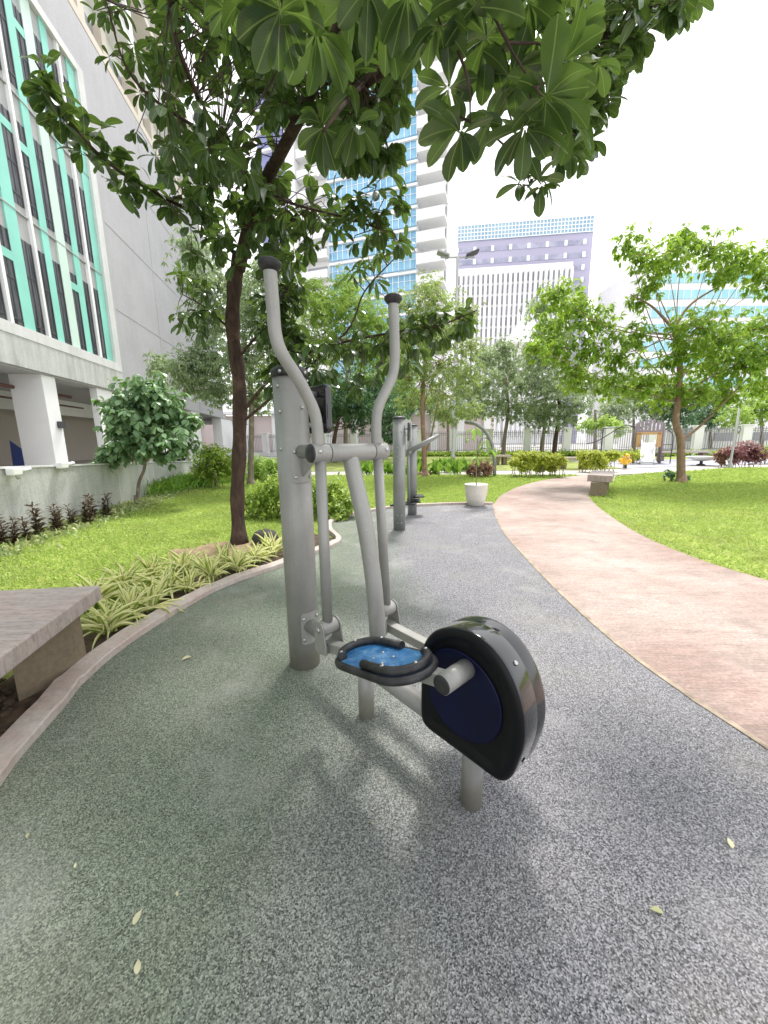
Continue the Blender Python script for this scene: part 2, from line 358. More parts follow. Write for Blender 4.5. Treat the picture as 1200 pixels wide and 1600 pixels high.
M['fallen'] = leafmat('fallen_leaf', (.40, .42, .20), (.58, .55, .36), .2, (.6, .6, .3), .5)

# ------------------------------------------------------------------ foliage engine
def leaf_template(kind):
    """verts (across x, along y, up z) of a leaf of unit length and unit width, faces, uvs"""
    if kind == 'small':
        v = [(0, 0, 0), (-.5, .45, .12), (.5, .45, .12), (0, 1, -.08)]
        return np.array(v), [(0, 3, 1), (0, 2, 3)], np.array([(.5, 0), (0, .45), (1, .45), (.5, 1)])
    if kind == 'mid':
        prof = [(0, .04, 0), (.3, .42, .02), (.68, .5, 0), (1, .02, -.12)]
    elif kind == 'blade':
        prof = [(0, .5, 0), (.2, .6, .0), (.4, .62, 0), (.6, .55, 0), (.8, .38, 0), (1, .02, 0)]
    else:
        prof = [(0, .04, 0), (.1, .09, .01), (.28, .30, .035), (.48, .45, .04), (.66, .50, .02), (.82, .44, -.02), (.94, .26, -.06), (1, .05, -.085)]
    v = []; uv = []; f = []
    for (y, w_, z) in prof:
        v += [(-w_, y, z + w_ * .10), (0, y, z), (w_, y, z + w_ * .10)]
        uv += [(.5 - w_, y), (.5, y), (.5 + w_, y)] if kind != 'blade' else [(0, y), (.5, y), (1, y)]
    for i in range(len(prof) - 1):
        a = i * 3; f += [(a, a + 1, a + 4, a + 3), (a + 1, a + 2, a + 5, a + 4)]
    return np.array(v), f, np.array(uv)
TPL = {k: leaf_template(k) for k in ('small', 'mid', 'big', 'blade')}
def norm(a): return a / (np.linalg.norm(a, axis=-1, keepdims=True) + 1e-9)
class Foliage:
    def __init__(s, kind='mid'): s.kind = kind; s.O = []; s.D = []; s.U = []; s.L = []; s.W = []; s.B = []
    def put(s, o, d, up, L, W, bend=0.0):
        o = np.atleast_2d(o); n = len(o)
        s.O.append(o); s.D.append(np.broadcast_to(d, (n, 3))); s.U.append(np.broadcast_to(up, (n, 3)))
        s.L.append(np.broadcast_to(L, n)); s.W.append(np.broadcast_to(W, n)); s.B.append(np.broadcast_to(bend, n))
    def mesh(s, name, mat, parent=None, extra=None):
        O = np.concatenate(s.O); D = norm(np.concatenate(s.D)); U = np.concatenate(s.U); L = np.concatenate(s.L); W = np.concatenate(s.W); B = np.concatenate(s.B)
        X = norm(np.cross(D, U)); Z = np.cross(X, D)
        tv, tf, tuv = TPL[s.kind]; n = len(O); k = len(tv)
        y = tv[None, :, 1]
        along = y * L[:, None]; drop = B[:, None] * L[:, None] * y ** 2
        P = O[:, None, :] + X[:, None, :] * (tv[None, :, 0] * W[:, None])[..., None] + D[:, None, :] * along[..., None] + Z[:, None, :] * (tv[None, :, 2] * L[:, None])[..., None]
        P[..., 2] -= drop
        off = rootloc(parent) if parent is not None else np.zeros(3)
        P = (P - off).reshape(-1, 3)
        ls = len(tf[0]); nf = len(tf)
        Fi = (np.array(tf)[None] + (np.arange(n) * k)[:, None, None]).reshape(-1, ls)
        ev = []; ef = []; 
        me = bpy.data.meshes.new(name)
        tot = len(Fi)
        me.vertices.add(len(P)); me.vertices.foreach_set('co', P.ravel())
        me.loops.add(tot * ls); me.loops.foreach_set('vertex_index', Fi.ravel())
        me.polygons.add(tot); me.polygons.foreach_set('loop_start', np.arange(tot) * ls); me.polygons.foreach_set('loop_total', np.full(tot, ls))
        me.polygons.foreach_set('use_smooth', np.ones(tot, bool))
        me.update(calc_edges=True)
        uvl = me.uv_layers.new(name='uv'); uvl.data.foreach_set('uv', np.tile(tuv, (n, 1))[Fi.ravel()].ravel())
        at_ = me.attributes.new('rnd', 'FLOAT', 'FACE'); at_.data.foreach_set('value', np.repeat(RNG.random(n), nf))
        me.materials.append(mat)
        o = bpy.data.objects.new(name, me); COL.objects.link(o)
        if parent is not None: o.parent = parent
        return o
def rosette(fo, c, axis, n, L, W, droop=.5, spread=.25, phase=None):
    """a whorl of leaves round a twig tip"""
    axis = norm(np.asarray(axis, float)); ref = np.array([0, 0, 1.]) if abs(axis[2]) < .85 else np.array([1., 0, 0])
    U = norm(np.cross(axis, ref)); V = np.cross(axis, U)
    ph = RNG.random() * 6.28 if phase is None else phase
    a = ph + np.arange(n) * 2 * PI / n + RNG.normal(0, spread, n)
    el = RNG.normal(.35, .3, n)
    d = (U[None] * np.cos(a)[:, None] + V[None] * np.sin(a)[:, None]) * np.cos(el)[:, None] + axis[None] * np.sin(el)[:, None]
    d[:, 2] -= droop * RNG.uniform(.5, 1.4, n); d = norm(d)
    up = norm(np.array([0, 0, 1.]) + axis * .3 + RNG.normal(0, .3, (n, 3)))
    l_ = L * RNG.uniform(.7, 1.12, n)
    fo.put(np.asarray(c)[None] + d * .008 - axis[None] * (RNG.random(n) * L * .35)[:, None], d, up, l_, l_ * W / L * RNG.uniform(.85, 1.1, n), RNG.uniform(-.05, .12, n))
def blob(fo, c, r, ncl, per, L, W, droop=.4, squash=.8, shell=.55, out=None):
    c = np.asarray(c, float)
    for _ in range(ncl):
        d = norm(RNG.normal(0, 1, 3)); rr = r * (shell + (1 - shell) * RNG.random()) if RNG.random() < .8 else r * RNG.random()
        rr *= 1 + .25 * RNG.normal()
        p = c + d * rr * np.array([1, 1, squash])
        ax = norm(d + np.array([0, 0, .35]) + RNG.normal(0, .35, 3))
        rosette(fo, p, ax, per, L, W, droop)
        if out is not None: out.append(p)
def smooth(pts, k=6):
    P = [np.asarray(p, float) for p in pts]; P = [2 * P[0] - P[1]] + P + [2 * P[-1] - P[-2]]; o = []
    for i in range(1, len(P) - 2):
        for j in range(k):
            t_ = j / k; a, b, c, d = P[i - 1:i + 3]
            o.append(.5 * ((2 * b) + (-a + c) * t_ + (2 * a - 5 * b + 4 * c - d) * t_ ** 2 + (-a + 3 * b - 3 * c + d) * t_ ** 3))
    o.append(P[-2]); return o
def limb(mb, pts, r0, r1, seg=8, k=5, wob=.0):
    q = smooth(pts, k); n = len(q)
    if wob: q = [p + (RNG.normal(0, wob, 3) if 0 < i < n - 1 else 0) for i, p in enumerate(q)]
    mb.tube(q, [r0 + (r1 - r0) * (i / (n - 1)) ** .8 for i in range(n)], seg); return q

def grow_tree(name, label, cat, trunk, r0, r1, blobs, leaf, bark, kind='small', L=.12, W=.045, per=6, dens=1., droop=.4, stems=None, group=None, squash=.8, fork=None):
    """trunk: list of points; blobs: list of (centre, radius)"""
    base = np.array(trunk[0], float)
    t_ = thing(name, label, cat, base, group)
    mb = MB(); q = limb(mb, trunk, r0, r1, 12, 5, .0)
    mb.tube([base + [0, 0, -.05], base + [0, 0, .02], base + [0, 0, .22]], [r0 * 1.5, r0 * 1.35, r0 * .98], 12)
    for st in (stems or []): limb(mb, st, r1 * .75, r1 * .22, 8, 4)
    fk = q[int(len(q) * (fork or .75)):]
    fo = Foliage(kind)
    for (c, r) in blobs:
        s0 = fk[RNG.integers(len(fk))]; c = np.asarray(c, float)
        mid = (s0 + c) / 2 + RNG.normal(0, r * .18, 3) + [0, 0, -r * .1]
        limb(mb, [s0, mid, c], max(r1 * .30, .010), .005, 6, 4)
        pts = []
        ncl = max(8, int(dens * 100 * (r / (L * 3)) ** 1.75))
        blob(fo, c, r, ncl, per, L, W, droop, squash, out=pts)
        for p in pts[::9]: mb.tube([c + RNG.normal(0, r * .1, 3), (c + p) / 2 + RNG.normal(0, r * .06, 3), p], [.012, .008, .004], 4, False)
    mb.build('trunk', bark, t_); fo.mesh('crown', leaf, t_); return t_
def bl(Y, lst, jit=.5):
    o = []
    for (px, py, r) in lst:
        rr = r * Y / F * .95; o.append((A(px, py, Y + RNG.uniform(-1, 1) * rr * jit * 2), rr))
    return o

# ================================================================== SETTING
def sheet(name, pts, z, mat, kind='structure', sub=0):
    me = bpy.data.meshes.new(name); me.from_pydata([(float(p[0]), float(p[1]), z) for p in pts], [], [tuple(range(len(pts)))])
    me.materials.append(mat); bm = bmesh.new(); bm.from_mesh(me); bmesh.ops.triangulate(bm, faces=bm.faces)
    bmesh.ops.recalc_face_normals(bm, faces=bm.faces); bm.to_mesh(me); bm.free()
    o = bpy.data.objects.new(name, me); COL.objects.link(o); o['kind'] = kind; return o
sheet('ground', [(-900, -300), (900, -300), (900, 1500), (-900, 1500)], -.03, M['street'])
# kerb line of the rubber floor, measured on the ground
KERB = [(-1.05, -.6), (-1.25, .3), G(-30, 1295), G(0, 1233), G(38, 1180), G(101, 1107), G(138, 1062), G(215, 999), G(318, 935), G(378, 908), G(441, 887), G(500, 864),
        G(528, 852), G(533, 843), G(520, 830), G(520, 818), G(538, 810), G(570, 802), G(620, 794), G(690, 790), G(730, 789), G(770, 789)]
KERB = [np.array([p[0], p[1], 0]) for p in KERB]
KS = smooth(KERB, 5)
EDGE = [G(770, 789), G(777, 812), G(792, 838), G(822, 872), G(868, 920), G(925, 973), G(1000, 1035), G(1085, 1095), G(1200, 1172), G(1330, 1262), G(1330, 1262) + (G(1330, 1262) - G(1200, 1172)) * 2.2, G(1330, 1262) + (G(1330, 1262) - G(1200, 1172)) * 7]
EDGE = [np.array([p[0], p[1], 0]) for p in EDGE]; ES = smooth(EDGE, 5)
sheet('rubber_floor', [p[:2] for p in KS] + [p[:2] for p in ES], .006, M['rubber'])
LEFT_P = [G(770, 789), G(786, 772), G(815, 759), G(850, 750), G(895, 744), G(935, 741.5)]
RIGHT_P = [G(962, 745), G(958, 752), G(925, 768), G(922, 778), G(945, 800), G(1000, 835), G(1090, 873), G(1200, 907), G(1350, 950), (6.5, 1.2, 0), (7.5, -.6, 0)]
LS = smooth([np.array([p[0], p[1], 0]) for p in LEFT_P], 4); RS = smooth([np.array([p[0], p[1], 0]) for p in RIGHT_P], 4)
sheet('path', [p[:2] for p in ES[::-1]] + [p[:2] for p in LS] + [p[:2] for p in RS], .002, M['path'])
# lawns
YB = 13.9
LM = [p[:2] for p in KS[28:]] + [p[:2] for p in LS] + [(7.6, 13.6), (-7, 15.2), (-7.3, 13.4), (-5.3, 4.6), (-3.8, -.6), (-1.2, -.6)] + [p[:2] for p in KS[1:28]]
# left + middle lawn is one sheet running under the planting
sheet('lawn', [(-4.9, -.6), (-1.0, -.6), (-1.2, .3)] + [p[:2] for p in KS[10:]] + [p[:2] for p in LS] + [(7.5, 13.4), (1, 14.2), (-7.2, 15)], -.004, M['lawn'])
RL = [p[:2] for p in RS] + [(20, -.6), (30, 12), (25, 17.5), (14.5, 15.6), (9.6, 13.6)]
sheet('lawn', RL, -.0045, M['lawn'])
sheet('pale_path', [(-9, 14.9), (1, 14.3), (8, 13.4), (14.5, 15.5), (25, 17.4), (40, 17), (40, 18.4), (24, 18.8), (14, 17.2), (8, 15.6), (1, 16.2), (-9, 16.6)], -.010, M['pave'])
sheet('lawn', [(-9, 16.7), (1, 16.3), (8, 15.7), (11, 16.6), (11, 33), (-9, 36)], -.006, M['lawn'])
sheet('playground_floor', [(10.5, 16.4), (14, 17.3), (24, 18.9), (24, 23), (11.2, 23)], -.004, solid('playground_rubber', (.36, .36, .41), .9, var=.1))
sheet('lawn', [(11.2, 23.1), (60, 23.1), (60, 18.9), (24.1, 18.9), (40, 18.9), (60, 30), (11.2, 33)][:2] + [(60, 26), (11.2, 32)], -.007, M['lawn'])
sheet('planting_bed', [p[:2] for p in KS[:66]] + [p[:2] + np.array([-.55, .42]) * (1 if i > 12 else 1.6) for i, p in list(enumerate(KS[:66]))[::-1]], .0, M['soil'])
# kerb as a real step
mb = MB(); n_ = len(KS)
Ks = []
for i, p in enumerate(KS):
    t_ = KS[min(i + 1, n_ - 1)] - KS[max(i - 1, 0)]; t_ = t_ / np.linalg.norm(t_); nn = np.array([-t_[1], t_[0], 0]); Ks.append((p, nn))
vs = []; fs = []
for i, (p, nn) in enumerate(Ks):
    j = RNG.normal(0, .002, 3)
    wk = .115 if i < 40 else (.10 if i < 62 else .065)
    vs += [p + [0, 0, -.02], p + [0, 0, .042] + j, p + nn * .006 + [0, 0, .05] + j, p + nn * wk + [0, 0, .052] + j, p + nn * (wk + .006) + [0, 0, .044], p + nn * (wk + .006) + [0, 0, -.02]]
for i in range(n_ - 1):
    for k in range(5): fs.append((i * 6 + k, i * 6 + k + 1, i * 6 + 6 + k + 1, i * 6 + 6 + k))
mb.add(vs, fs); k_ = mb.build('kerb', M['kerb']); k_['kind'] = 'structure'
mb = MB(); vs = []; fs = []
mb2 = MB()
for seq in (RS,):
    vs = []; fs = []
    for i, p in enumerate(seq):
        t_ = seq[min(i + 1, len(seq) - 1)] - seq[max(i - 1, 0)]; t_ /= np.linalg.norm(t_); nn = np.array([-t_[1], t_[0], 0])
        vs += [p + nn * -.03 + [0, 0, .012], p + nn * .03 + [0, 0, .014]]
    for i in range(len(seq) - 1): fs.append((2 * i, 2 * i + 1, 2 * i + 3, 2 * i + 2))
    mb2.add(vs, fs)

mb2 = MB(); vs = []; fs = []
for i, p in enumerate(ES):
    t_ = ES[min(i + 1, len(ES) - 1)] - ES[max(i - 1, 0)]; t_ /= np.linalg.norm(t_); nn = np.array([-t_[1], t_[0], 0]); j = RNG.normal(0, .002)
    vs += [p + nn * (-.014 + j) + [0, 0, .010], p + nn * (.016 + j) + [0, 0, .010]]
for i in range(len(ES) - 1): fs.append((2 * i, 2 * i + 1, 2 * i + 3, 2 * i + 2))
mb2.add(vs, fs); k_ = mb2.build('path_edging', solid('sand_joint', (.36, .29, .22), .9, var=.4, vs=12, bs=.5)); k_['kind'] = 'structure'
# ---- grass blades (nobody could count them)
def inpoly(P, poly):
    x, y = P[:, 0], P[:, 1]; c_ = np.zeros(len(P), bool); n = len(poly)
    for i in range(n):
        x1, y1 = poly[i][0], poly[i][1]; x2, y2 = poly[i - 1][0], poly[i - 1][1]
        k = ((y1 > y) != (y2 > y)); 
        with np.errstate(divide='ignore', invalid='ignore'): k &= x < (x2 - x1) * (y - y1) / (y2 - y1 + 1e-12) + x1
        c_ ^= k
    return c_
def grass(name, poly, n, label, L=.05, avoid=None):
    poly = [np.asarray(p)[:2] for p in poly]; lo = np.min(poly, 0); hi = np.max(poly, 0)
    P = RNG.random((n * 4, 2)) * (hi - lo) + lo
    P = P[inpoly(P, poly)]
    for av in (avoid or []): P = P[~inpoly(P, av)]
    d = np.hypot(P[:, 0], P[:, 1]); keep = RNG.random(len(P)) < np.clip((6.5 / np.maximum(d, 1)) ** 1.3, .05, 1); P = P[keep][:n]
    d = np.hypot(P[:, 0], P[:, 1])
    fo = Foliage('small'); m_ = len(P)
    D = norm(np.c_[RNG.normal(0, .75, (m_, 2)), np.ones(m_) * .75]); U = norm(np.c_[RNG.normal(0, .6, (m_, 2)), np.ones(m_) * .9])
    l_ = L * RNG.uniform(.5, 1.4, m_) * np.clip(d / 9, .8, 2.2)
    fo.put(np.c_[P, np.full(m_, -.006)], D, U, l_, l_ * .28 + .002 * d / 8)
    o = fo.mesh(name, M['grass']); tag(o, label, 'grass', kind='stuff'); return o
_b = G(352, 862); bare = [_b[:2] + np.array([math.cos(k * PI / 12) * .62, math.sin(k * PI / 12) * .42]) * RNG.uniform(.75, 1.2) for k in range(24)]
sheet('bare_soil', bare, .0005, solid('dry_soil', (.26, .19, .11), .95, var=.35, vs=9, bs=.8, bscale=30))
KB = [p[:2] for p in KS]
bedpoly = [p[:2] for p in KS[:66]] + [p[:2] + np.array([-.55, .42]) * (1 if i > 12 else 1.6) for i, p in list(enumerate(KS[:66]))[::-1]]
rub = [p[:2] for p in KS] + [p[:2] for p in ES]
pth = [p[:2] for p in ES[::-1]] + [p[:2] for p in LS] + [p[:2] for p in RS]
grass('lawn_grass', [(-4.5, 1.2), (-2.5, 1.6), (-1.0, 4.2), (-.4, 6.8), (2.2, 7.4), G(815, 759), G(895, 744), (7, 13.2), (1, 14), (-6.6, 14.2), (-5.2, 6)], 120000,
      'short bright green lawn between the grey wall and the kerb', .05, [bedpoly, rub, pth, bare])
grass('lawn_grass', [p[:2] for p in RS[:-8]] + [(9, 3.0), (16, 6), (24, 16), (14.5, 15.4), (9.6, 13.5)], 110000, 'short bright green lawn right of the pink path', .05, [pth])

# ================================================================== ELLIPTICAL TRAINER (hero)
leg1 = G(573, 1118); leg2 = G(737, 1256); av = (leg2 - leg1) / np.linalg.norm(leg2 - leg1); bv = np.array([-av[1], av[0], 0]); zv = np.array([0, 0, 1.])
def W(a, b, z): return leg1 + av * a + bv * b + zv * z
el = thing('elliptical_trainer', 'grey steel elliptical trainer with blue foot plate and black crank housing on the rubber floor', 'exercise machine', W(-.565, .003, 0))
PX = W(-.565, .003, 0); PR = .085
st = M['steel']
def bolt(c, ax, r=.0085, h=.008): return MB().lathe([(r * .2, h * 1.1), (r * .75, h), (r, h * .45), (r, 0)][::-1], c, ax, 12)
po = MB().lathe([(PR, -.05), (PR, 1.57)], PX, seg=48).build('post', st, el)
MB().lathe([(PR + .006, 1.565), (PR + .007, 1.592), (PR + .004, 1.603), (PR * .82, 1.616), (.01, 1.620)], PX, seg=48).build('post_cap', M['blackr'], el)
def on_post(ang, z, r=PR): 
    d = av * math.cos(ang) + bv * math.sin(ang); return PX + d * r + zv * z, d
def flange(z0, z1, parent):
    vs = []; fs = []; n = 16
    for i in range(n + 1):
        a = -.62 + 1.24 * i / n
        e = abs(a) / .62; dz = .014 * max(0, (e - .8) / .2) ** 2
        p, d = on_post(a, 0, PR); q = p + d * .006
        vs += [p + zv * (z0 + dz), q + zv * (z0 + dz), q + zv * (z1 - dz), p + zv * (z1 - dz)]
    for i in range(n):
        for k in range(4): k2 = (k + 1) % 4; fs.append((i * 4 + k, i * 4 + k2, i * 4 + 4 + k2, i * 4 + 4 + k))
    fs += [(0, 1, 2, 3), tuple(n * 4 + k for k in (3, 2, 1, 0))]
    f_ = MB().add(vs, fs).build('flange_plate', st, parent)
    for a in (-.46, .46):
        for z in (z0 + .03, z1 - .03):
            p, d = on_post(a, z, PR + .006); bolt(p, d, .0095, .009).build('bolt', M['bolt'], f_)
    return f_
flange(1.05, 1.235, el); flange(.165, .345, el)
for a, z in ((.15, 1.42), (-1.2, 1.40), (-1.25, 1.52), (.75, 1.55), (-1.0, 1.585), (.4, 1.585), (-1.3, 1.22)):
    p, d = on_post(a, z, PR + (.006 if z > 1.57 else 0)); bolt(p, d).build('bolt', M['bolt'], po)
# upper arm and gusset
MB().tube([W(-.49, 0, 1.205), W(-.10, 0, 1.205)], .034, 20).build('upper_arm', st, el)
MB().prism([W(-.475, -.004, 1.165), W(-.475, -.004, 1.08), W(-.34, -.004, 1.172)], bv * .008).build('gusset', st, el)
# crossbar
cb = MB(); cb.tube([W(-.07, -.112, 1.208), W(-.07, .112, 1.208)], .0365, 28); cb.build('crossbar', st, el, .002)
for s_, b0, b1 in ((-1, -.116, -.192), (1, .116, .192)):
    col_ = MB().lathe([(.036, 0), (.0375, .002), (.0375, .074), (.036, .076)], W(-.07, b0, 1.208), bv * s_, 28).build('collar', st, el)
    MB().lathe([(.0365, 0), (.034, .005), (.02, .008)], W(-.07, b1, 1.208), bv * s_, 28).build('end_cap', M['blackr'], col_)
    bolt(W(-.07 + .0375 * .9, b1 - s_ * .02, 1.215), av).build('bolt', M['bolt'], col_)
    HP = {-1: [(-.156, 1.235), (-.158, 1.31), (-.172, 1.375), (-.225, 1.47), (-.29, 1.56), (-.309, 1.62), (-.312, 1.70), (-.315, 1.825)],
          1: [(.144, 1.235), (.144, 1.335), (.158, 1.40), (.198, 1.465), (.24, 1.535), (.254, 1.59), (.256, 1.67), (.248, 1.845)]}[s_]
    hd = MB().tube(smooth([W(-.07, b, z) for b, z in HP], 8), .0225, 24).build('handle', st, el)
    b_, z_ = HP[-1]
    MB().lathe([(.022, -.014), (.031, -.006), (.0385, .006), (.0385, .015), (.029, .022), (.004, .024)], W(-.07, b_, z_), seg=28).build('grip_cap', M['blackr'], hd)
# swing rods
JN = {-1: (-.065, -.150, .475), 1: (-.055, .178, .455)}
for s_ in (-1, 1):
    A0, B0, Z0 = JN[s_]
    rd = MB().tube([W(-.07, s_ * .150, 1.18), W(A0, B0, Z0 + .02)], .0225, 20).build('swing_rod', st, el)
    MB().lathe([(.031, -.038), (.033, -.036), (.033, .036), (.031, .038)], W(A0, B0, Z0), bv, 24).build('pivot_sleeve', st, rd)
    # fork: two rounded cheeks and a web
    bar0 = (A0 + .0, Z0 - .075); bar1 = (.585, .553) if s_ < 0 else (.585, .372)
    fk_ = MB()
    for q in (-.046, .040):
        pl = []
        for k in range(13):
            th = PI * k / 12; pl.append(W(A0 + .036 * math.cos(th), B0 + q, Z0 + .036 * math.sin(th)))
        pl += [W(A0 - .036, B0 + q, Z0 - .10), W(A0 - .02, B0 + q, Z0 - .112), W(A0 + .05, B0 + q, Z0 - .10), W(A0 + .05, B0 + q, Z0 - .07)]
        fk_.prism(pl, bv * .006)
    fk_.box(W(A0 + .0, B0, Z0 - .088), (.06, .085, .04), [av, bv, zv])
    fo_ = fk_.build('fork', st, el, .002)
    bolt(W(A0, B0 - .046, Z0), -bv, .012).build('bolt', M['bolt'], fo_)
    # square bar carrying the foot plate
    p0 = W(A0 + .02, B0, Z0 - .083); p1 = W(bar1[0], B0, bar1[1]); dd = p1 - p0; Lb = np.linalg.norm(dd); dd /= Lb; uu = np.cross(dd, bv); uu = uu if uu[2] > 0 else -uu
    MB().box((p0 + p1) / 2, (Lb, .045, .042), [dd, bv, uu]).build('pedal_bar', st, el, .004)
    # foot plate
    ac = (.335 - p0 @ av + leg1 @ av) if False else None
    tt = (.34 if s_ < 0 else .46)
    c0 = p0 + dd * ((tt - (A0 + .02)) / (dd @ av)) + bv * (-.035 if s_ < 0 else .035) + uu * .021
    def stad(hl, r, z, k=18):
        o_ = []
        for i in range(k + 1):
            th = -PI / 2 + PI * i / k; o_.append(c0 + dd * (hl + r * math.cos(th)) + bv * (r * math.sin(th)) + uu * z)
        for i in range(k + 1):
            th = PI / 2 + PI * i / k; o_.append(c0 + dd * (-hl + r * math.cos(th)) + bv * (r * math.sin(th)) + uu * z)
        return o_
    fp = MB().prism(stad(.10, .098, .0), uu * .016).build('foot_plate', M['blue'], el, .002)
    rim = stad(.10, .100, .004); MB().tube(rim + [rim[0], rim[1]], .0135, 12, False).build('plate_rim', M['blackr'], fp)
    top = stad(.10, .084, .028); n2 = len(top)
    for i0, i1 in ((4, 24), (22, 38)):
        pass
    # J shaped bumpers: one wraps the left end, one the right end
    sgn = 1
    J1 = [c0 + dd * .02 * 0 + dd * (-.0 + .01) + bv * .086 + uu * .028] + [c0 + dd * (-.10 + .084 * math.cos(th)) + bv * (.084 * math.sin(th)) + uu * .028 for th in np.linspace(PI / 2, PI * 1.42, 16)]
    J2 = [c0 + dd * (-.0) - bv * .086 + uu * .028] + [c0 + dd * (.10 + .084 * math.cos(th)) + bv * (.084 * math.sin(th)) + uu * .028 for th in np.linspace(-PI / 2, PI * .42, 16)]
    for J in (J1, J2):
        bb = MB().tube(J, .0145, 14).build('bumper', M['blackr'], fp)
        for q in (1, 8, len(J) - 2): bolt(J[q] + uu * .0125, uu, .0065, .004).build('bolt', M['bolt'], bb)
    for x_, y_ in ((-.03, -.02), (.03, .02), (.035, -.035), (-.035, .03)): bolt(c0 + dd * x_ + bv * y_ + uu * .016, uu, .006, .003).build('bolt', M['bolt'], fp)
# main curved tube, beam, legs
MB().tube(smooth([W(-.078, 0, 1.20), W(-.045, 0, 1.10), W(.003, 0, .955), W(.042, 0, .80), W(.070, 0, .64), W(.086, 0, .45), W(.09, 0, .27)], 8), .0345, 28).build('main_tube', st, el)
MB().tube([W(-.485, 0, .268), W(.47, 0, .252)], .0365, 24).build('beam', st, el)
for p in ((0.0, 0.27), (.58, .40)):
    lg = MB().tube([W(p[0], 0, -.05), W(p[0], 0, p[1])], .0365, 28).build('leg', st, el)
# crank housing: D shaped drum
prof = [(.50, .236), (.43, .238), (.402, .252), (.393, .285), (.391, .36), (.391, .43), (.392, .50), (.400, .553), (.428, .602), (.462, .634), (.508, .658), (.555, .672), (.602, .675), (.652, .664), (.700, .635), (.738, .590), (.765, .535), (.780, .475), (.782, .41), (.770, .345), (.757, .295), (.742, .262), (.722, .241), (.69, .235), (.63, .235), (.56, .235)]
def dense(pr):
    P = [np.array(p) for p in pr]; o = []; n = len(P)
    for i in range(n):
        a, b, c, d = P[i - 1], P[i], P[(i + 1) % n], P[(i + 2) % n]
        for j in range(4):
            t_ = j / 4; o.append(.5 * ((2 * b) + (-a + c) * t_ + (2 * a - 5 * b + 4 * c - d) * t_ ** 2 + (-a + 3 * b - 3 * c + d) * t_ ** 3))
    return o
prof = dense(prof); pc = np.mean(prof, 0)
def ring(sh, b):   # profile shrunk towards its centre
    o_ = []
    for (x, z) in prof:
        d = np.array([x, z]) - pc; l_ = np.linalg.norm(d); q = pc + d * (l_ - sh) / l_; o_.append(W(q[0], b, q[1]))
    return o_
HB = [(.060, -.056), (.050, -.058), (.036, -.0655), (.026, -.0675), (.014, -.0665), (.006, -.062), (.0015, -.055), (0, -.049), (0, -.045), (0, .014), (.0008, .0165), (.0008, .0185), (0, .021), (0, .060), (0, .066), (.002, .071), (.010, .074), (.020, .075), (.060, .073)]
vs = []; fs = []; NP = len(prof)
for sh, b in HB: vs += ring(sh, b)
for i in range(len(HB) - 1):
    for k in range(NP): k2 = (k + 1) % NP; fs.append((i * NP + k, i * NP + k2, (i + 1) * NP + k2, (i + 1) * NP + k))
fs += [tuple(range(NP - 1, -1, -1)), tuple(range((len(HB) - 1) * NP, len(HB) * NP))]
hb_ = MB(); hb_.add(vs, fs[:6 * NP], 0, True); hb_.add([], [], 0)
hb_.f += fs[6 * NP:14 * NP]; hb_.m += [1] * (8 * NP); hb_.sm += [True] * (8 * NP); hb_.f += fs[14 * NP:]; hb_.m += [0] * (len(fs) - 14 * NP); hb_.sm += [True] * (len(fs) - 14 * NP)
ho = hb_.build('crank_housing', [M['blackf'], M['blackp']], el)
DC = (.562, .447)
for q, z in ((-1, -.0595), (1, .0735)):
    dsc = MB().lathe([(.150, 0), (.150, .004), (.146, .006), (.140, .004), (.01, .003)], W(DC[0], z if q > 0 else z + .003, DC[1]), bv * q, 64).build('crank_disc', M['navy'], el)
    pn = (.585, .553) if q < 0 else (.585, .372)
    pin = MB().tube([W(pn[0], q * .06, pn[1]), W(pn[0] , q * .182, pn[1])], .0305, 28).build('crank_pin', st, dsc)
    MB().lathe([(.0295, 0), (.0285, .003), (.02, .004)], W(pn[0], q * .182, pn[1]), bv * q, 28).build('pin_cap', M['blackr'], dsc)
for i in (58, 78):
    x, z = prof[i]; d = norm(np.array([x, z]) - pc)
    bolt(W(x, -.014, z), av * d[0] + zv * d[1], .008, .005).build('bolt', M['bolt'], ho)
# faint moulded mark low on the face
for k in range(5): pass
# instruction board held off the post
bd = MB(); bc = W(-.575, .150, 1.42)
bnx = norm(np.array([av[0] * .35 + bv[0], av[1] * .35 + bv[1], 0])); bnx = bv
pl = []
hw, hh, rc = .105, .125, .03
for cx_, cz_, a0 in ((1, 1, 0), (-1, 1, PI / 2), (-1, -1, PI), (1, -1, 1.5 * PI)):
    for k in range(7):
        th = a0 + PI / 2 * k / 6
        pl.append(bc + av * (cx_ * (hw - rc) + rc * math.cos(th)) * 1.0 + zv * (cz_ * (hh - rc) + rc * math.sin(th)))
bd.prism(pl, bv * .036)
bo = bd.build('instruction_board', M['blackp'], el, .008, 3)
for z in (1.50, 1.34):
    MB().tube([W(-.565, .075, z), W(-.565, .152, z)], .014, 14).build('standoff', M['steel2'], bo)
bolt(W(-.50, .186, 1.515), bv, .014, .006).build('bolt', M['bolt'], bo)

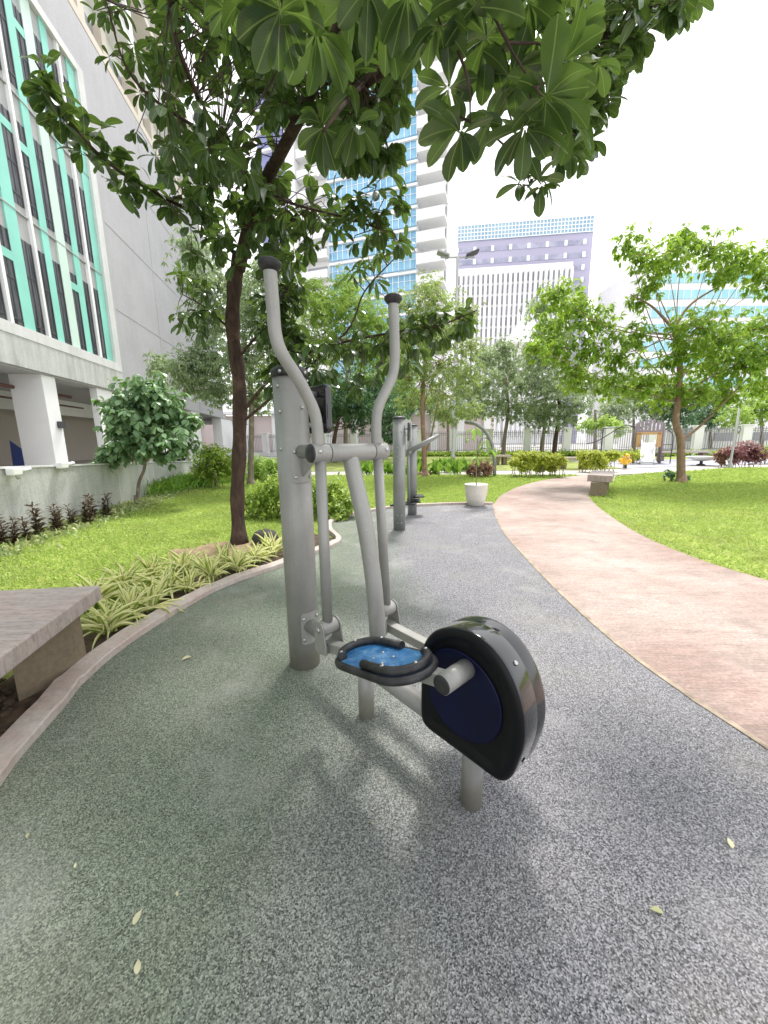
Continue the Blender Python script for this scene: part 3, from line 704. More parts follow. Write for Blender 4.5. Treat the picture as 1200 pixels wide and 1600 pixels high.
# ================================================================== two further machines
p2 = G(624, 828)
s1 = thing('stretching_post', 'grey round steel fitness post with instruction plates, nearer of the two behind the trainer', 'exercise machine', p2)
pp = MB().lathe([(.086, -.03), (.086, 1.555)], p2, seg=32).build('post', M['steel2'], s1)
MB().lathe([(.088, 1.545), (.098, 1.56), (.095, 1.572), (.07, 1.583), (.01, 1.588)], p2, seg=32).build('post_cap', M['dark'], s1)
for z in (1.50, 1.38, 1.17, 1.05, .23, .12):
    for an in (-1.9, -1.25): bolt(p2 + np.array([math.cos(an), math.sin(an), 0]) * .086 + zv * z, (math.cos(an), math.sin(an), 0), .009, .006).build('bolt', M['bolt'], pp)
MB().box(p2 + [.125, -.02, 1.38], (.018, .16, .24)).build('instruction_plate', M['dark'], s1, .006)
MB().box(p2 + [.155, -.01, 1.38], (.014, .18, .25)).build('instruction_plate', M['pale'], s1, .006)
MB().tube([p2 + [.07, 0, 1.42], p2 + [.16, 0, 1.42]], .012, 10).build('bracket', M['steel2'], s1)
MB().tube([p2 + [-.08, 0, .36], p2 + [-.13, -.01, .36]], .016, 12).build('stop_peg', M['dark'], s1)
p3 = G(643, 806); p3 = p3 + [0.02, .1, 0]
s2 = thing('stepper_station', 'grey stepping machine with angled double handlebar and black pedals, farther of the two rear posts', 'exercise machine', p3)
pp = MB().lathe([(.078, -.03), (.078, 1.50)], p3, seg=28).build('post', M['steel2'], s2)
MB().lathe([(.08, 1.495), (.088, 1.51), (.06, 1.525), (.01, 1.53)], p3, seg=28).build('post_cap', M['dark'], s2)
for z in (1.42, 1.30, .2, .1): bolt(p3 + np.array([0, -.078, z]), (0, -1, 0), .009, .006).build('bolt', M['bolt'], pp)
hb = MB(); yb = p3[1] - .22
hb.tube([(.415, yb, .24), (.405, yb, .9), (.398, yb, 1.06)], .025, 14); hb.tube([(.37, yb, 1.09), (.45, yb, 1.06)], .03, 14)
hb.tube([(.385, yb - .05, 1.10), (.64, yb - .05, 1.225), (.89, yb - .05, 1.345)], .025, 14); hb.tube([(.42, yb + .12, 1.06), (.66, yb + .12, 1.19), (.90, yb + .12, 1.33)], .025, 14)
hb.tube([(.39, yb - .05, 1.09), (.43, yb + .14, 1.07)], .025, 12)
hb.build('handlebar', M['steel2'], s2)
for (x, z, q) in ((.50, .30, .12), (.43, .235, 0), (.60, .33, .2), (.53, .255, .12)):
    MB().box((x, yb + q, z), (.17, .24, .028)).build('pedal', M['blackr'], s2, .01)
MB().box((.50, yb + .1, .28), (.22, .05, .05)).build('pedal_arm', M['steel2'], s2)

# ================================================================== planter with sapling
pc3 = G(743, 790)
pt = thing('planter', 'round white planter pot at the end of the rubber floor', 'planter', pc3)
MB().lathe([(.135, 0.006), (.15, .02), (.19, .14), (.215, .30), (.222, .40), (.224, .425), (.205, .425), (.19, .39)], pc3, seg=40).build('pot', M['pot'], pt)
MB().lathe([(.19, .380), (.01, .395)], pc3, seg=24).build('soil', M['soil'], pt)
sp_ = thing('sapling', 'thin leafy sapling growing in the white planter', 'plant', pc3 + [0, 0, .38])
mb = MB(); limb(mb, [pc3 + [0, 0, .38], pc3 + [-.01, 0, .8], pc3 + [.01, .02, 1.15], pc3 + [-.06, 0, 1.55]], .012, .004, 8)
limb(mb, [pc3 + [.0, 0, .95], pc3 + [.12, 0, 1.2], pc3 + [.25, .02, 1.15]], .007, .003, 6); mb.build('stem', M['bark3'], sp_)
fo = Foliage('mid')
for q, n in (([.25, 0, 1.12], 7), ([.05, 0, 1.2], 5), ([-.06, 0, 1.5], 7), ([0, 0, 1.0], 4), ([.15, 0, 1.28], 5), ([-.2, 0, 1.35], 5)): rosette(fo, pc3 + q, (0, 0, 1), n, .2, .055, .9)
fo.mesh('leaves', M['L_lily'], sp_)

# ================================================================== benches
def bench(label, quad, z, th, legs, lh_mat=None):
    q = [np.array([p[0], p[1], z - th]) for p in quad]
    c = np.mean(q, 0); b_ = thing('stone_bench', label, 'bench', (c[0], c[1], 0), 'stone benches')
    MB().prism(q, (0, 0, th)).build('seat', M['bench'], b_, .008)
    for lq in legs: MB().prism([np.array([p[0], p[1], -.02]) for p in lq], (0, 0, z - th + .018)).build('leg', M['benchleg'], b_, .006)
    return b_
zb = .45
q1 = G(157, 914, zb); q2 = G(0, 1026, zb); q0 = G(0, 922, zb)
dirf = norm(q2 - q1); dirb = norm(q0 - q1)
far_ = q1 + dirb * 1.5; wide = q1 + dirf * .95
bench('weathered pinkish stone bench in the planting bed at the left edge', [q1, wide + dirb * 0, wide + dirb * 1.3, far_], zb, .085,
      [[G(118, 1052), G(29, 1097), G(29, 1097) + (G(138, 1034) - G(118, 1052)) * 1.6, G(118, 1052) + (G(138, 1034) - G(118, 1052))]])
b0 = G(920, 776); bl_ = [G(918, 743, .45), G(957, 745, .45)]
dr = norm(np.array([.54, .84, 0]))
bench('pinkish stone bench on the lawn edge where the path bends', [bl_[0], bl_[1], bl_[1] + dr * 1.5, bl_[0] + dr * 1.5], .47, .15,
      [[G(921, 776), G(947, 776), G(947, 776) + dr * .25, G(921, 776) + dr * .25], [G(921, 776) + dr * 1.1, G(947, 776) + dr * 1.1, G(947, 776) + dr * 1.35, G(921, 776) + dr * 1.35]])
def simple_bench(label, px0, px1, Y, ztop=.45):
    a_ = A(px0, 700, Y); b_ = A(px1, 700, Y); x0, x1 = a_[0], b_[0]
    bench(label, [(x0, Y), (x1, Y), (x1, Y + .45), (x0, Y + .45)], ztop, .1, [[(x, Y + .05), (x + .2, Y + .05), (x + .2, Y + .4), (x, Y + .4)] for x in (x0 + .2, x1 - .4)])
simple_bench('small grey stone bench behind the trimmed hedges', 874, 928, 16.3, .5)
simple_bench('long low bench behind the slide tower', 1030, 1112, 21.5, .55)
simple_bench('small grey stone bench in front of the fence, behind the copper bush', 770, 800, 19.5, .5)

# ================================================================== curved pole, lamp, thin pole
Yc = 13.2
cp = [A(773, 742, Yc), A(772, 712, Yc), A(768, 692, Yc), A(758, 674, Yc), A(744, 663, Yc), A(728, 660, Yc + .5)]
cp[0][2] = 0
r_ = thing('climbing_arch', 'curved grey steel pole arching above the copper bush', 'playground equipment', cp[0])
MB().tube(smooth(cp, 6), .062, 14).build('arch_pole', M['steel2'], r_)
MB().tube([A(752, 700, Yc), A(771, 702, Yc)], .025, 10).build('rung', M['steel2'], r_)
MB().tube(smooth([A(752, 700, Yc), A(750, 690, Yc), A(756, 684, Yc), A(768, 688, Yc)], 5), .02, 10).build('rung', M['steel2'], r_)
def lamp_post(label, base, h, arm, head=.5, r=.05):
    l_ = thing('lamp_post', label, 'street lamp', base); base = np.asarray(base, float)
    MB().lathe([(r * 1.5, 0), (r * 1.5, .25), (r, .3), (r * .7, h)], base, seg=14).build('pole', M['pole'], l_)
    MB().box(base + [0, 0, h + .03], (arm * 2, .08, .07)).build('crossarm', M['pole'], l_)
    for s__ in (-1, 1):
        t2 = base + [s__ * arm * .85, 0, h + .22]; ca, sa = math.cos(.35 * s__), math.sin(.35 * s__)
        MB().box(t2, (head, head * .7, .12), [(ca, 0, sa), (0, 1, 0), (-sa, 0, ca)]).build('floodlight', M['dark'] if s__ > 0 else M['pole'], l_, .02)
    return l_
Yl = 26.; b = A(708, 700, Yl); t2 = A(708, 403, Yl)
lamp_post('tall grey lamp post with two floodlights in front of the white tower', (b[0], Yl, 0), t2[2], 24 * Yl / F, .8, .11)
b = G(1140, 733)
l_ = thing('white_pole', 'thin white pole beside the wine red shrub', 'pole', b); MB().lathe([(.12, 0), (.11, .1), (.04, .3), (.035, 2.75)], b, seg=12).build('shaft', M['pole'], l_)
MB().lathe([(.05, 2.72), (.06, 2.78), (.01, 2.84)], b, seg=12).build('cap', M['pale'], l_)

# ================================================================== playset, riders
ps = G(1012, 724); Yp = ps[1]
pl_ = thing('playset', 'small playground tower with violet roof panel, orange arch and white slide', 'playground equipment', ps)
X0 = A(995, 700, Yp)[0]; X1 = A(1030, 700, Yp)[0]; wd = X1 - X0
for x in (X0, X1):
    for y in (Yp + .2, Yp + 1.3): MB().tube([(x, y, 0), (x, y, 2.05)], .06, 12).build('post', M['brown'], pl_)
MB().box(((X0 + X1) / 2, Yp + .75, .95), (wd, 1.1, .08)).build('deck', M['lilac'], pl_)
rf = MB()
for k in range(7): rf.box((X0 + wd * (k + .5) / 7, Yp + .16, 1.80 + .09 * math.sin(PI * (k + .5) / 7)), (wd / 7 * .72, .05, .52 + .18 * math.sin(PI * (k + .5) / 7)))
rf.box(((X0 + X1) / 2, Yp + .17, 1.62), (wd, .03, .1)); rf.build('roof_panel', M['lilac'], pl_)
ar = MB(); ar.box((X0 + .14, Yp + .12, 1.2), (.2, .05, .75)); ar.box((X1 - .14, Yp + .12, 1.2), (.2, .05, .75)); ar.box(((X0 + X1) / 2, Yp + .12, 1.53), (wd - .1, .05, .14)); ar.build('arch_panel', M['orange'], pl_, .02)
sl = MB(); cx = (X0 + X1) / 2
for (y, z), (y2, z2) in (((Yp + .2, 1.05), (Yp - .9, .25)), ((Yp - .9, .25), (Yp - 1.25, .16))):
    sl.add([(cx - .24, y, z), (cx + .24, y, z), (cx + .24, y2, z2), (cx - .24, y2, z2), (cx - .24, y, z - .05), (cx + .24, y, z - .05), (cx + .24, y2, z2 - .05), (cx - .24, y2, z2 - .05)], [(0, 1, 2, 3), (7, 6, 5, 4), (0, 3, 7, 4), (1, 5, 6, 2), (0, 4, 5, 1), (3, 2, 6, 7)])
    for s__ in (-.27, .27): sl.add([(cx + s__ + e, yy, zz + h) for yy, zz in ((y, z), (y2, z2)) for e in (-.03, .03) for h in (-.05, .14)], [(0, 1, 3, 2), (4, 6, 7, 5), (0, 4, 5, 1), (2, 3, 7, 6), (1, 5, 7, 3), (0, 2, 6, 4)])
sl.box((cx, Yp - 1.2, .07), (.5, .1, .14)); sl.build('slide', M['pale'], pl_)
ld = MB(); ld.tube(smooth([(X1 + .1, Yp + .6, 1.75), (X1 + .4, Yp + .5, 1.5), (X1 + .45, Yp + .4, 1.0), (X1 + .45, Yp + .4, 0)], 4), .025, 8)
for z in (.35, .65, .95): ld.tube([(X1, Yp + .5, z), (X1 + .45, Yp + .4, z)], .02, 8)
ld.build('ladder', M['dark'], pl_)
ld = MB(); ld.tube(smooth([(X0, Yp + .6, 1.85), (X0 - .6, Yp + .6, 1.95), (X0 - 1.7, Yp + .6, 1.2), (X0 - 2.3, Yp + .6, 1.0)], 5), .025, 8); ld.tube([(X0 - 1.55, Yp + .6, 0), (X0 - 1.55, Yp + .6, 1.85)], .03, 8); ld.tube([(X0, Yp + .6, 1.9), (X0 - 1.55, Yp + .6, 1.85)], .02, 8); ld.build('monkey_bars', M['dark'], pl_); pl_.rotation_euler = (0, 0, -.58)
rd_ = G(976, 733)
rr = thing('spring_rider', 'orange and yellow spring rider at the edge of the play area', 'playground equipment', rd_)
mb = MB(); hx = [rd_ + np.array([.07 * math.cos(k * .9), .07 * math.sin(k * .9), .02 + k * .006]) for k in range(40)]; mb.tube(hx, .015, 6); mb.build('spring', M['dark'], rr)
mb = MB(); 
for dx, dz, r in ((-.2, .36, .10), (0, .40, .13), (.16, .34, .10), (.05, .55, .10), (-.02, .28, .12)):
    mb.lathe([(r * math.sin(PI * k / 8) + .001, -r * math.cos(PI * k / 8)) for k in range(9)], rd_ + [dx, 0, dz], seg=14)
mb.build('body', M['yellow'], rr)
MB().lathe([(.001, -.07), (.05, -.05), (.07, 0), (.05, .05), (.001, .07)], rd_ + [.02, -.1, .46], seg=12).build('nose', M['orange'], rr)
MB().tube([rd_ + [-.2, -.03, .5], rd_ + [.2, -.03, .52]], .018, 8).build('handlebar', M['orange'], rr)
sw = G(1095, 727)
ss = thing('seesaw_dish', 'low pale rocking dish toy left of the wine red shrub', 'playground equipment', sw)
MB().lathe([(.18, 0), (.16, .05), (.06, .08), (.06, .22)], sw, seg=20).build('base', M['dark'], ss)
MB().lathe([(.15, .2), (.45, .28), (.62, .40), (.60, .42), (.42, .32), (.1, .26)], sw, seg=28).build('dish', M['pale'], ss)
MB().tube([sw + [.55 * math.cos(k * PI / 12), 0, .40 + .22 * math.sin(k * PI / 12)] for k in range(13)], .02, 8).build('hoop', M['steel2'], ss)

# ================================================================== fence
fA = np.array([-14., 36.9, 0]); fB = np.array([40., 23.6, 0]); fd = norm(fB - fA); FL = np.linalg.norm(fB - fA); fn = np.array([fd[1], -fd[0], 0])
fe = thing('iron_fence', 'long dark iron bar fence with pale square pillars at the back of the garden', 'fence', fA)
NPn = 19; stp = FL / NPn
MB().box(fA + fd * FL / 2 + [0, 0, .17], (FL, .22, .34), [fd, fn, zv]).build('base_wall', M['fencep'], fe, .01)
for i in range(NPn + 1):
    c = fA + fd * stp * i
    mb = MB(); mb.box(c + [0, 0, 1.05], (.55, .45, 2.1), [fd, fn, zv]); mb.box(c + [0, 0, 2.14], (.68, .58, .08), [fd, fn, zv]); mb.build('pillar', M['fencep'], fe, .01)
    if i < NPn:
        mb = MB(); nb = 15; w_ = stp - .6
        for k in range(nb):
            q = c + fd * (.3 + w_ * (k + .5) / nb); mb.box(q + [0, 0, 1.15], (.035, .035, 1.65), [fd, fn, zv])
            mb.add([q + fd * .03 + [0, 0, 1.97], q - fd * .03 + [0, 0, 1.97], q + [0, 0, 2.07]], [(0, 1, 2)])
        for z in (.48, 1.75, 1.88): mb.box(c + fd * stp / 2 + [0, 0, z], (w_, .03, .04), [fd, fn, zv])
        mb.build('bar_panel', M['fencem'], fe)

# ================================================================== LEFT BUILDING
w0 = G(0, 850); w1 = G(300, 755); dv = norm(w1 - w0); nv = np.array([dv[1], -dv[0], 0])
fo0 = w0 - nv * 4.5
def FP(px, py): q = PLN(px, py, fo0, nv) - fo0; return float(q @ dv), float(q[2])
def FW(s, z, o=0.0): return fo0 + dv * s + nv * o + zv * z
bd_ = thing('concrete_building', 'tall grey concrete building with mint green window strips above an open parking level', 'building', FW(0, 0))
sR = FP(187, 578)[0]; zB = FP(187, 578)[1]; zT = FP(130, 131)[1]; zBeam = FP(150, 603)[1]; sEnd = FP(345, 600)[0]
sMin = -16.; zTop = FP(105, 0)[1]
ax = [dv, nv, zv]
def fbox(mb, s0, s1, z0, z1, o0, o1, mi=0): return mb.box(FW((s0 + s1) / 2, (z0 + z1) / 2, (o0 + o1) / 2), (s1 - s0, o1 - o0, z1 - z0), ax, mi)
# blank wall right of the strips, body behind
mb = MB(); fbox(mb, sR + .001, sEnd, zBeam, zTop, -10, 0); fbox(mb, sMin, sR, zBeam, zTop, -10, -.35); fbox(mb, sMin, sR, zT + .3, zTop - .003, -.35, 0); mb.build('wall', M['facade'], bd_)
mb = MB()
for z in (zB + 2.6, zB + 6.0, zB + 9.4, zB - .35):
    fbox(mb, sR + .4, sEnd - .01, z, z + .03, -.02, .012)
for s_ in (sR + 5, sR + 11, sR + 17): fbox(mb, s_, s_ + .02, zBeam + .05, zTop - .1, -.02, .008)
mb.build('wall_joint', M['gpanel'], bd_)
mb = MB(); fbox(mb, sMin, sR + .1, zBeam - .003, zB - .1, .002, .08); mb.build('ledge_beam', M['wallc'], bd_)
mb = MB(); fbox(mb, sMin, sR, zB - .1, zB + .22, -.3, .10); fbox(mb, sR - .42, sR, zB + .22, zT, -.3, .10); fbox(mb, sMin, sR, zT, zT + .3, -.3, .10); mb.build('window_frame_surround', M['frame'], bd_)
# window field
nst = 3; H3 = (zT - zB - .12) / nst
random.seed(5)
marks = [1.05, 1.24, 1.46, 1.64, 1.69, 1.9, 2.04, 2.25, 2.48, 2.66, 2.83, 3.01, 3.14, 3.35]
sc_f = 8.65 / 4.15
pitch = (sR + .0) / 6.2
Wn = []
cols_s = []
s_ = sR - .43; k = 0
back = MB(); fbox(back, sMin, sR, zB + .1, zT, -.34, -.05); back.build('window_backing', M['gpanel'], bd_)
mint = MB(); pm = MB(); fin = MB()
spand = .75
while s_ > sMin:
    # pattern from right to left: mint strip, window, white fin, window, mint strip, window, pale strip
    for typ, wd_ in (('mint', .46), ('win', .42), ('fin', .24), ('win', .36), ('mint', .36), ('win', .42), ('pale', .46 if k % 2 == 0 else .3), ('win', .40), ('mint', .34), ('win', .38), ('fin', .2), ('win', .44), ('mint', .46), ('win', .42), ('fin', .22), ('win', .4)):
        a_, b_ = s_ - wd_, s_; s_ -= wd_
        if typ == 'mint': fbox(mint, a_, b_, zB + .2, zT, -.06, -.006)
        elif typ == 'pale': pm = MB(); fbox(pm, a_, b_, zB + .2, zT, -.06, .004); pm.build('pale_panel', M['pmint'], bd_)
        elif typ == 'fin': fbox(fin, a_ + .05, b_ - .05, zB + .2, zT, -.06, .05)
        else:
            for q in range(nst):
                z0 = zB + .12 + q * H3; top_ = z0 + H3 - spand
                if s_ < -14: continue
                mbw = MB(); fr = random.random(); z1 = z0 + .04
                if q > 0: z1 = z0 + .25
                fbox(mbw, a_ + .02, b_ - .02, z1, top_, -.05, -.035)
                wn = mbw.build('window', M['gdark'], bd_)
                mf = MB(); fbox(mf, a_ + .04, b_ - .04, z1 + .25, z1 + .31, -.035, -.015); fbox(mf, (a_ + b_) / 2 - .02, (a_ + b_) / 2 + .02, z1, top_, -.035, -.022)
                fbox(mf, a_ + .0, a_ + .03, z1, top_, -.035, -.012); fbox(mf, b_ - .03, b_, z1, top_, -.035, -.012); fbox(mf, a_ + .045, b_ - .045, z1 + 1.1 + fr, z1 + 1.15 + fr, -.035, -.018); mf.build('window_bars', M['dark'], wn)
                if fr < .35: fbox(mint, a_, b_, top_ - .55 - fr, top_ - .3 - fr, -.05, -.008)
    k += 1
mint.build('mint_panel', M['mint'], bd_); fin.build('fin', M['white'], bd_)
fl = MB()
for q in (1, 2): fbox(fl, sMin, sR, zB + .12 + q * H3 - .03, zB + .12 + q * H3 + .01, -.05, .012); 
fl.build('floor_line', M['gpanel'], bd_)
# parking level
mb = MB(); fbox(mb, sMin - 4, sEnd + 12, zBeam - .06, zBeam - .004, -14, .0); mb.build('parking_ceiling', M['ceil'], bd_)
mb = MB(); fbox(mb, sMin - 4, sEnd + 12, -.4, zBeam - .07, -14.2, -14); fbox(mb, sMin - 4, sEnd + 12, .3, .35, -14, -.5); fbox(mb, FP(100, 680)[0] + 1.5, sEnd - 1.2, .36, zBeam - .08, -5.2, -5); mb.build('parking_back_wall', M['park'], bd_)
sc1 = FP(92, 700)[0]
def projx(p):
    d = np.asarray(p) - CAM; return 600 + F * (d @ _r) / (d @ _f)
def colm(s0, s1, dep, px=None):
    if px is not None:
        for k_ in range(400):
            dep = .1 + k_ * .02
            if projx(FW(s0, 2., -dep)) < px: break
    m_ = MB(); fbox(m_, s0, s1, 0, zBeam - .01, -dep, -.05); m_.build('column', M['white'], bd_, .01)
colm(FP(83, 680)[0], FP(103, 680)[0], 1.55, 26); colm(FP(158, 640)[0], FP(182, 650)[0], 1.0, 148); colm(FP(300, 640)[0], FP(312, 640)[0], .8); colm(FP(345, 640)[0], FP(362, 640)[0], .8)
colm(FP(5, 680)[0] - 1.6, FP(5, 680)[0] - .4, .5)
mb = MB(); fbox(mb, sMin, FP(300, 620)[0], zBeam - .8, zBeam - .07, -4.2, -4.0); mb.build('ceiling_beam', M['white'], bd_)
pi_ = MB()
zz = zBeam - .45
pi_.tube([FW(-4, zz, -.9), FW(FP(150, 620)[0], zz, -.9)], .06, 10); pi_.tube([FW(-4, zz - .25, -1.6), FW(FP(150, 620)[0] + 2, zz - .25, -1.6)], .035, 8)
for s_ in (0.5, 2.6, 4.6): pi_.tube([FW(s_, zz, -.9), FW(s_, zBeam - .05, -.9)], .02, 6); pi_.tube([FW(s_, zz, -2.4), FW(s_, zz, -.5)], .03, 8)
pi_.build('sprinkler_pipe', M['pipe'], bd_)
pi_ = MB()
for k in range(5): pi_.tube([FW(-4, zBeam - .5 - .03 * k, -4.8 - k * 1.6), FW(sEnd - 1.2, zBeam - .5 - .03 * k, -4.8 - k * 1.6)], .045, 8)
pi_.build('conduit', M['dark'], bd_)
mb = MB(); q = FP(62, 664); mb.box(FW(FP(97, 664)[0] - .05, FP(97, 664)[1], .02), (.25, .12, .22), ax); mb.build('junction_box', M['dark'], bd_)
# upper tower with balcony bands
tb = MB(); S0 = sR + .5
fbox(tb, -6, sEnd - 1, zTop + .02, zTop + 34, -12, -1.2); tb.build('upper_wall', M['white'], bd_)
for k in range(9):
    z = zTop + 1.0 + k * 3.4
    m_ = MB(); fbox(m_, -5.5, sEnd - 1.4, z, z + 1.6, -1.19, -.93); m_.build('strip_window', M['ggrey'], bd_)
    m_ = MB(); fbox(m_, -5.8, sEnd - 1.2, z - .55, z - .2, -1.19, -.2)
    for j in range(14): ss_ = -5.8 + j * (sEnd + 4.6) / 14; fbox(m_, ss_, ss_ + .5, z - .19, z + 1.7, -1.19, -.6 if j % 2 else -.3)
    m_.build('balcony_band', M['white' if k % 2 else 'cream'], bd_)

# low wall in front of the parking
lw = thing('boundary_wall', 'weathered grey concrete wall along the left lawn', 'wall', w0)
vs = []; L_ = 22
a0 = w0 - dv * 7; a1 = w0 + dv * 15
h0, h1 = 1.25, .46
def wz(s): return .958 - .0365 * s
mb = MB(); mb.add([a0 + [0, 0, -.05], a1 + [0, 0, -.05], a1 - nv * .2 + [0, 0, -.05], a0 - nv * .2 + [0, 0, -.05], a0 + [0, 0, wz(-7)], a1 + [0, 0, wz(15)], a1 - nv * .2 + [0, 0, wz(15)], a0 - nv * .2 + [0, 0, wz(-7)]],
       [(0, 1, 5, 4), (1, 2, 6, 5), (2, 3, 7, 6), (3, 0, 4, 7), (4, 5, 6, 7)]); mb.build('wall_body', M['wallc'], lw, .006)
mb = MB(); mb.add([p + o for o in (np.zeros(3), [0, 0, .025]) for p in (a0 + nv * .02 + [0, 0, wz(-7) + .003], a1 + nv * .02 + [0, 0, wz(15) + .003], a1 - nv * .22 + [0, 0, wz(15) + .003], a0 - nv * .22 + [0, 0, wz(-7) + .003])],
       [(0, 1, 5, 4), (1, 2, 6, 5), (2, 3, 7, 6), (3, 0, 4, 7), (4, 5, 6, 7), (3, 2, 1, 0)]); mb.build('coping', M['frame'], lw)
def floodl(px, py, label):
    p = PLN(px, py, w0 + nv * .08, nv); l_ = thing('wall_light', label, 'light fitting', p)
    MB().box(p, (.16, .10, .10), ax).build('housing', M['white'], l_, .015)
    MB().tube([p, p + [0, 0, -.10] + nv * .04], .02, 8).build('bracket', M['pole'], l_)
    MB().tube([p + dv * .1, p + dv * .28 + zv * .02], .03, 10).build('sensor', M['pale'], l_)
floodl(22, 737, 'white light fitting on top of the grey wall, by the left edge'); floodl(97, 727, 'small white light fitting on the grey wall below the column')
tp = PLN(20, 716, fo0 - nv * 1.6, nv)
tr_ = thing('blue_tarp', 'dark blue folded tarp hanging in the parking level at the left edge', 'tarp', tp)
MB().add([tp + [0, 0, .6], tp + dv * .45 + [0, 0, -.8], tp - dv * .1 + [0, 0, -.9], tp + dv * .35 + nv * .3 + [0, 0, .1], tp + dv * .4 - nv * .3 + [0, 0, -.9]], [(0, 1, 3), (0, 3, 2), (0, 4, 1), (0, 2, 4), (2, 3, 1, 4)]).build('cloth', M['bluet'], tr_)

# ================================================================== FAR TOWERS
def tower(label, O, dx, W_, D_, Hh, mat, zb=0):
    t_ = thing('tower_block', label, 'building', O); return t_
# blue glass residential tower
Yt = 62.; c0 = A(651, 400, Yt); c0 = np.array([c0[0], Yt, 0]); td = norm(np.array([-.95, .31, 0])); tn = np.array([-td[1], td[0], 0]); tn = tn if tn[1] < 0 else -tn
bt = thing('glass_tower', 'blue glass residential tower with white floor bands and balconies behind the big tree', 'building', c0)
tax = [td, tn, zv]
def tb_(mb, s0, s1, z0, z1, o0, o1): return mb.box(c0 + td * (s0 + s1) / 2 + tn * (o0 + o1) / 2 + zv * (z0 + z1) / 2, (s1 - s0, o1 - o0, z1 - z0), tax)
Wt = 19.5; Ht = 95; fh = (A(645, 255, Yt)[2] - A(645, 326, Yt)[2]) / 2
zoff = A(645, 326, Yt)[2] % fh
m_ = MB(); tb_(m_, 0, Wt, 0, Ht, -14, -.4); tb_(m_, -4.2, -.01, 0, Ht - 8, -14, -2.2); m_.build('core', M['white'], bt)
nfl = int(Ht / fh)
for k in range(nfl):
    z = zoff + k * fh
    m_ = MB(); tb_(m_, 0.05, Wt - 5.2, z - fh * .72, z + .05, -.39, -.1); g_ = m_.build('glass_band', M['gblue'], bt)
    m_ = MB()
    for j in range(16): s_ = .05 + j * (Wt - 5.3) / 15.5; tb_(m_, s_, s_ + .09, z - fh * .72, z + .05, -.1, -.02)
    tb_(m_, .05, Wt - 5.25, z - fh * .30, z - fh * .28, -.1, -.03); m_.build('mullion', M['white'], g_)
    m_ = MB(); tb_(m_, 0, Wt - 5.2, z + .06, z + fh * .13, -.39, .25); tb_(m_, 3, 5.5, z + fh * .135, z + fh * .2, -.39, 0); m_.build('floor_slab', M['white'], bt)
    if k < 22:
        m_ = MB(); tb_(m_, -4.2, -.02, z - fh * .62, z - fh * .5, -2.19, .4); tb_(m_, -4.2, -.02, z - fh * .5, z - fh * .12, .2, .38); m_.build('balcony', M['white'], bt)
        m_ = MB(); tb_(m_, -4.0, -2.6, z - fh * .5, z + fh * .22, -2.19, -2.1); m_.build('balcony_door', M['ggrey'], bt)
    m_ = MB(); tb_(m_, Wt - 5.15, Wt - .4, z - fh * .62, z - fh * .5, -.39, .9); tb_(m_, Wt - 5.15, Wt - .4, z - fh * .5, z - fh * .2, .75, .88); m_.build('balcony', M['white'], bt)
    m_ = MB(); tb_(m_, Wt - 4.6, Wt - 1.2, z - fh * .5, z + fh * .1, -.39, -.2); m_.build('balcony_door', M['ggrey'], bt)
m_ = MB(); tb_(m_, Wt - .3, Wt + 1.2, 0, Ht, -2, 1.3); m_.build('fin_wall', M['white'], bt)
m_ = MB(); tb_(m_, Wt + 1.3, Wt + 9, 0, Ht - 30, -12, -3)
m_.build('side_wing', M['dpurple'], bt)
m_ = MB()
for k in range(nfl - 10): tb_(m_, Wt + 1.31, Wt + 8.9, zoff + k * fh, zoff + k * fh + .35, -2.99, -2.4)
m_.build('side_slab', M['white'], bt)

def slab_building(name, label, pL, pR, Yn, top_px, dpth, slope):
    pass
# lilac office block with white finned front
Yo = 150.; L0 = A(709, 354, Yo); R0 = A(929, 340, Yo - 6)
od = norm(np.array([R0[0] - L0[0], -6, 0])); on = np.array([od[1], -od[0], 0]); Wo = math.hypot(R0[0] - L0[0], 6); Ho = L0[2]
O0 = np.array([L0[0], Yo, 0]); oax = [od, on, zv]
ob = thing('office_block', 'lilac office block with blue glass crown and a white finned front wing', 'building', O0)
def ob_(mb, s0, s1, z0, z1, o0, o1): return mb.box(O0 + od * (s0 + s1) / 2 + on * (o0 + o1) / 2 + zv * (z0 + z1) / 2, (s1 - s0, o1 - o0, z1 - z0), oax)
zg = A(709, 379, Yo)[2]; zp = A(709, 419, Yo - 3)[2]
m_ = MB(); ob_(m_, 0, Wo, 0, Ho, -30, 0); m_.build('wall', M['purple'], ob)
m_ = MB(); ob_(m_, .1, Wo - .1, zg, Ho - .3, 0.01, .3); g_ = m_.build('glass_crown', glass('crown_glass', (.20, .36, .50), .25, (.32, .50, .62), (.1, .1, .1)), ob)
m_ = MB()
for j in range(41): ob_(m_, .1 + j * (Wo - .5) / 40, .35 + j * (Wo - .5) / 40, zg, Ho - .3, .3, .5)
for j in range(5): ob_(m_, .1, Wo - .1, zg + (Ho - zg) * j / 4.3, zg + (Ho - zg) * j / 4.3 + .25, .31, .48)
m_.build('mullion', M['white'], g_)
OG = glass('office_strip_glass', (.22, .23, .34), .3, (.42, .42, .54), (.25, .25, .25))
for j in range(9):
    z = zg - 2.6 - j * 4.0
    m_ = MB(); ob_(m_, .8, Wo - 1.5, z - 1.1, z + .5, .01, .12); g_ = m_.build('strip_window', OG, ob)
    for q in range(8):
        m_ = MB(); ob_(m_, .9 + q * (Wo - 4) / 7, 1.9 + q * (Wo - 4) / 7, z - 1.1, z + .6, .12, .35); m_.build('pier', M['white'], g_)
W2 = Wo * (895 - 705) / 220
m_ = MB(); ob_(m_, -1, W2, 0, zp, .8, 2); m_.build('front_wing', M['white'], ob)
wg = MB(); 
nf_ = 24
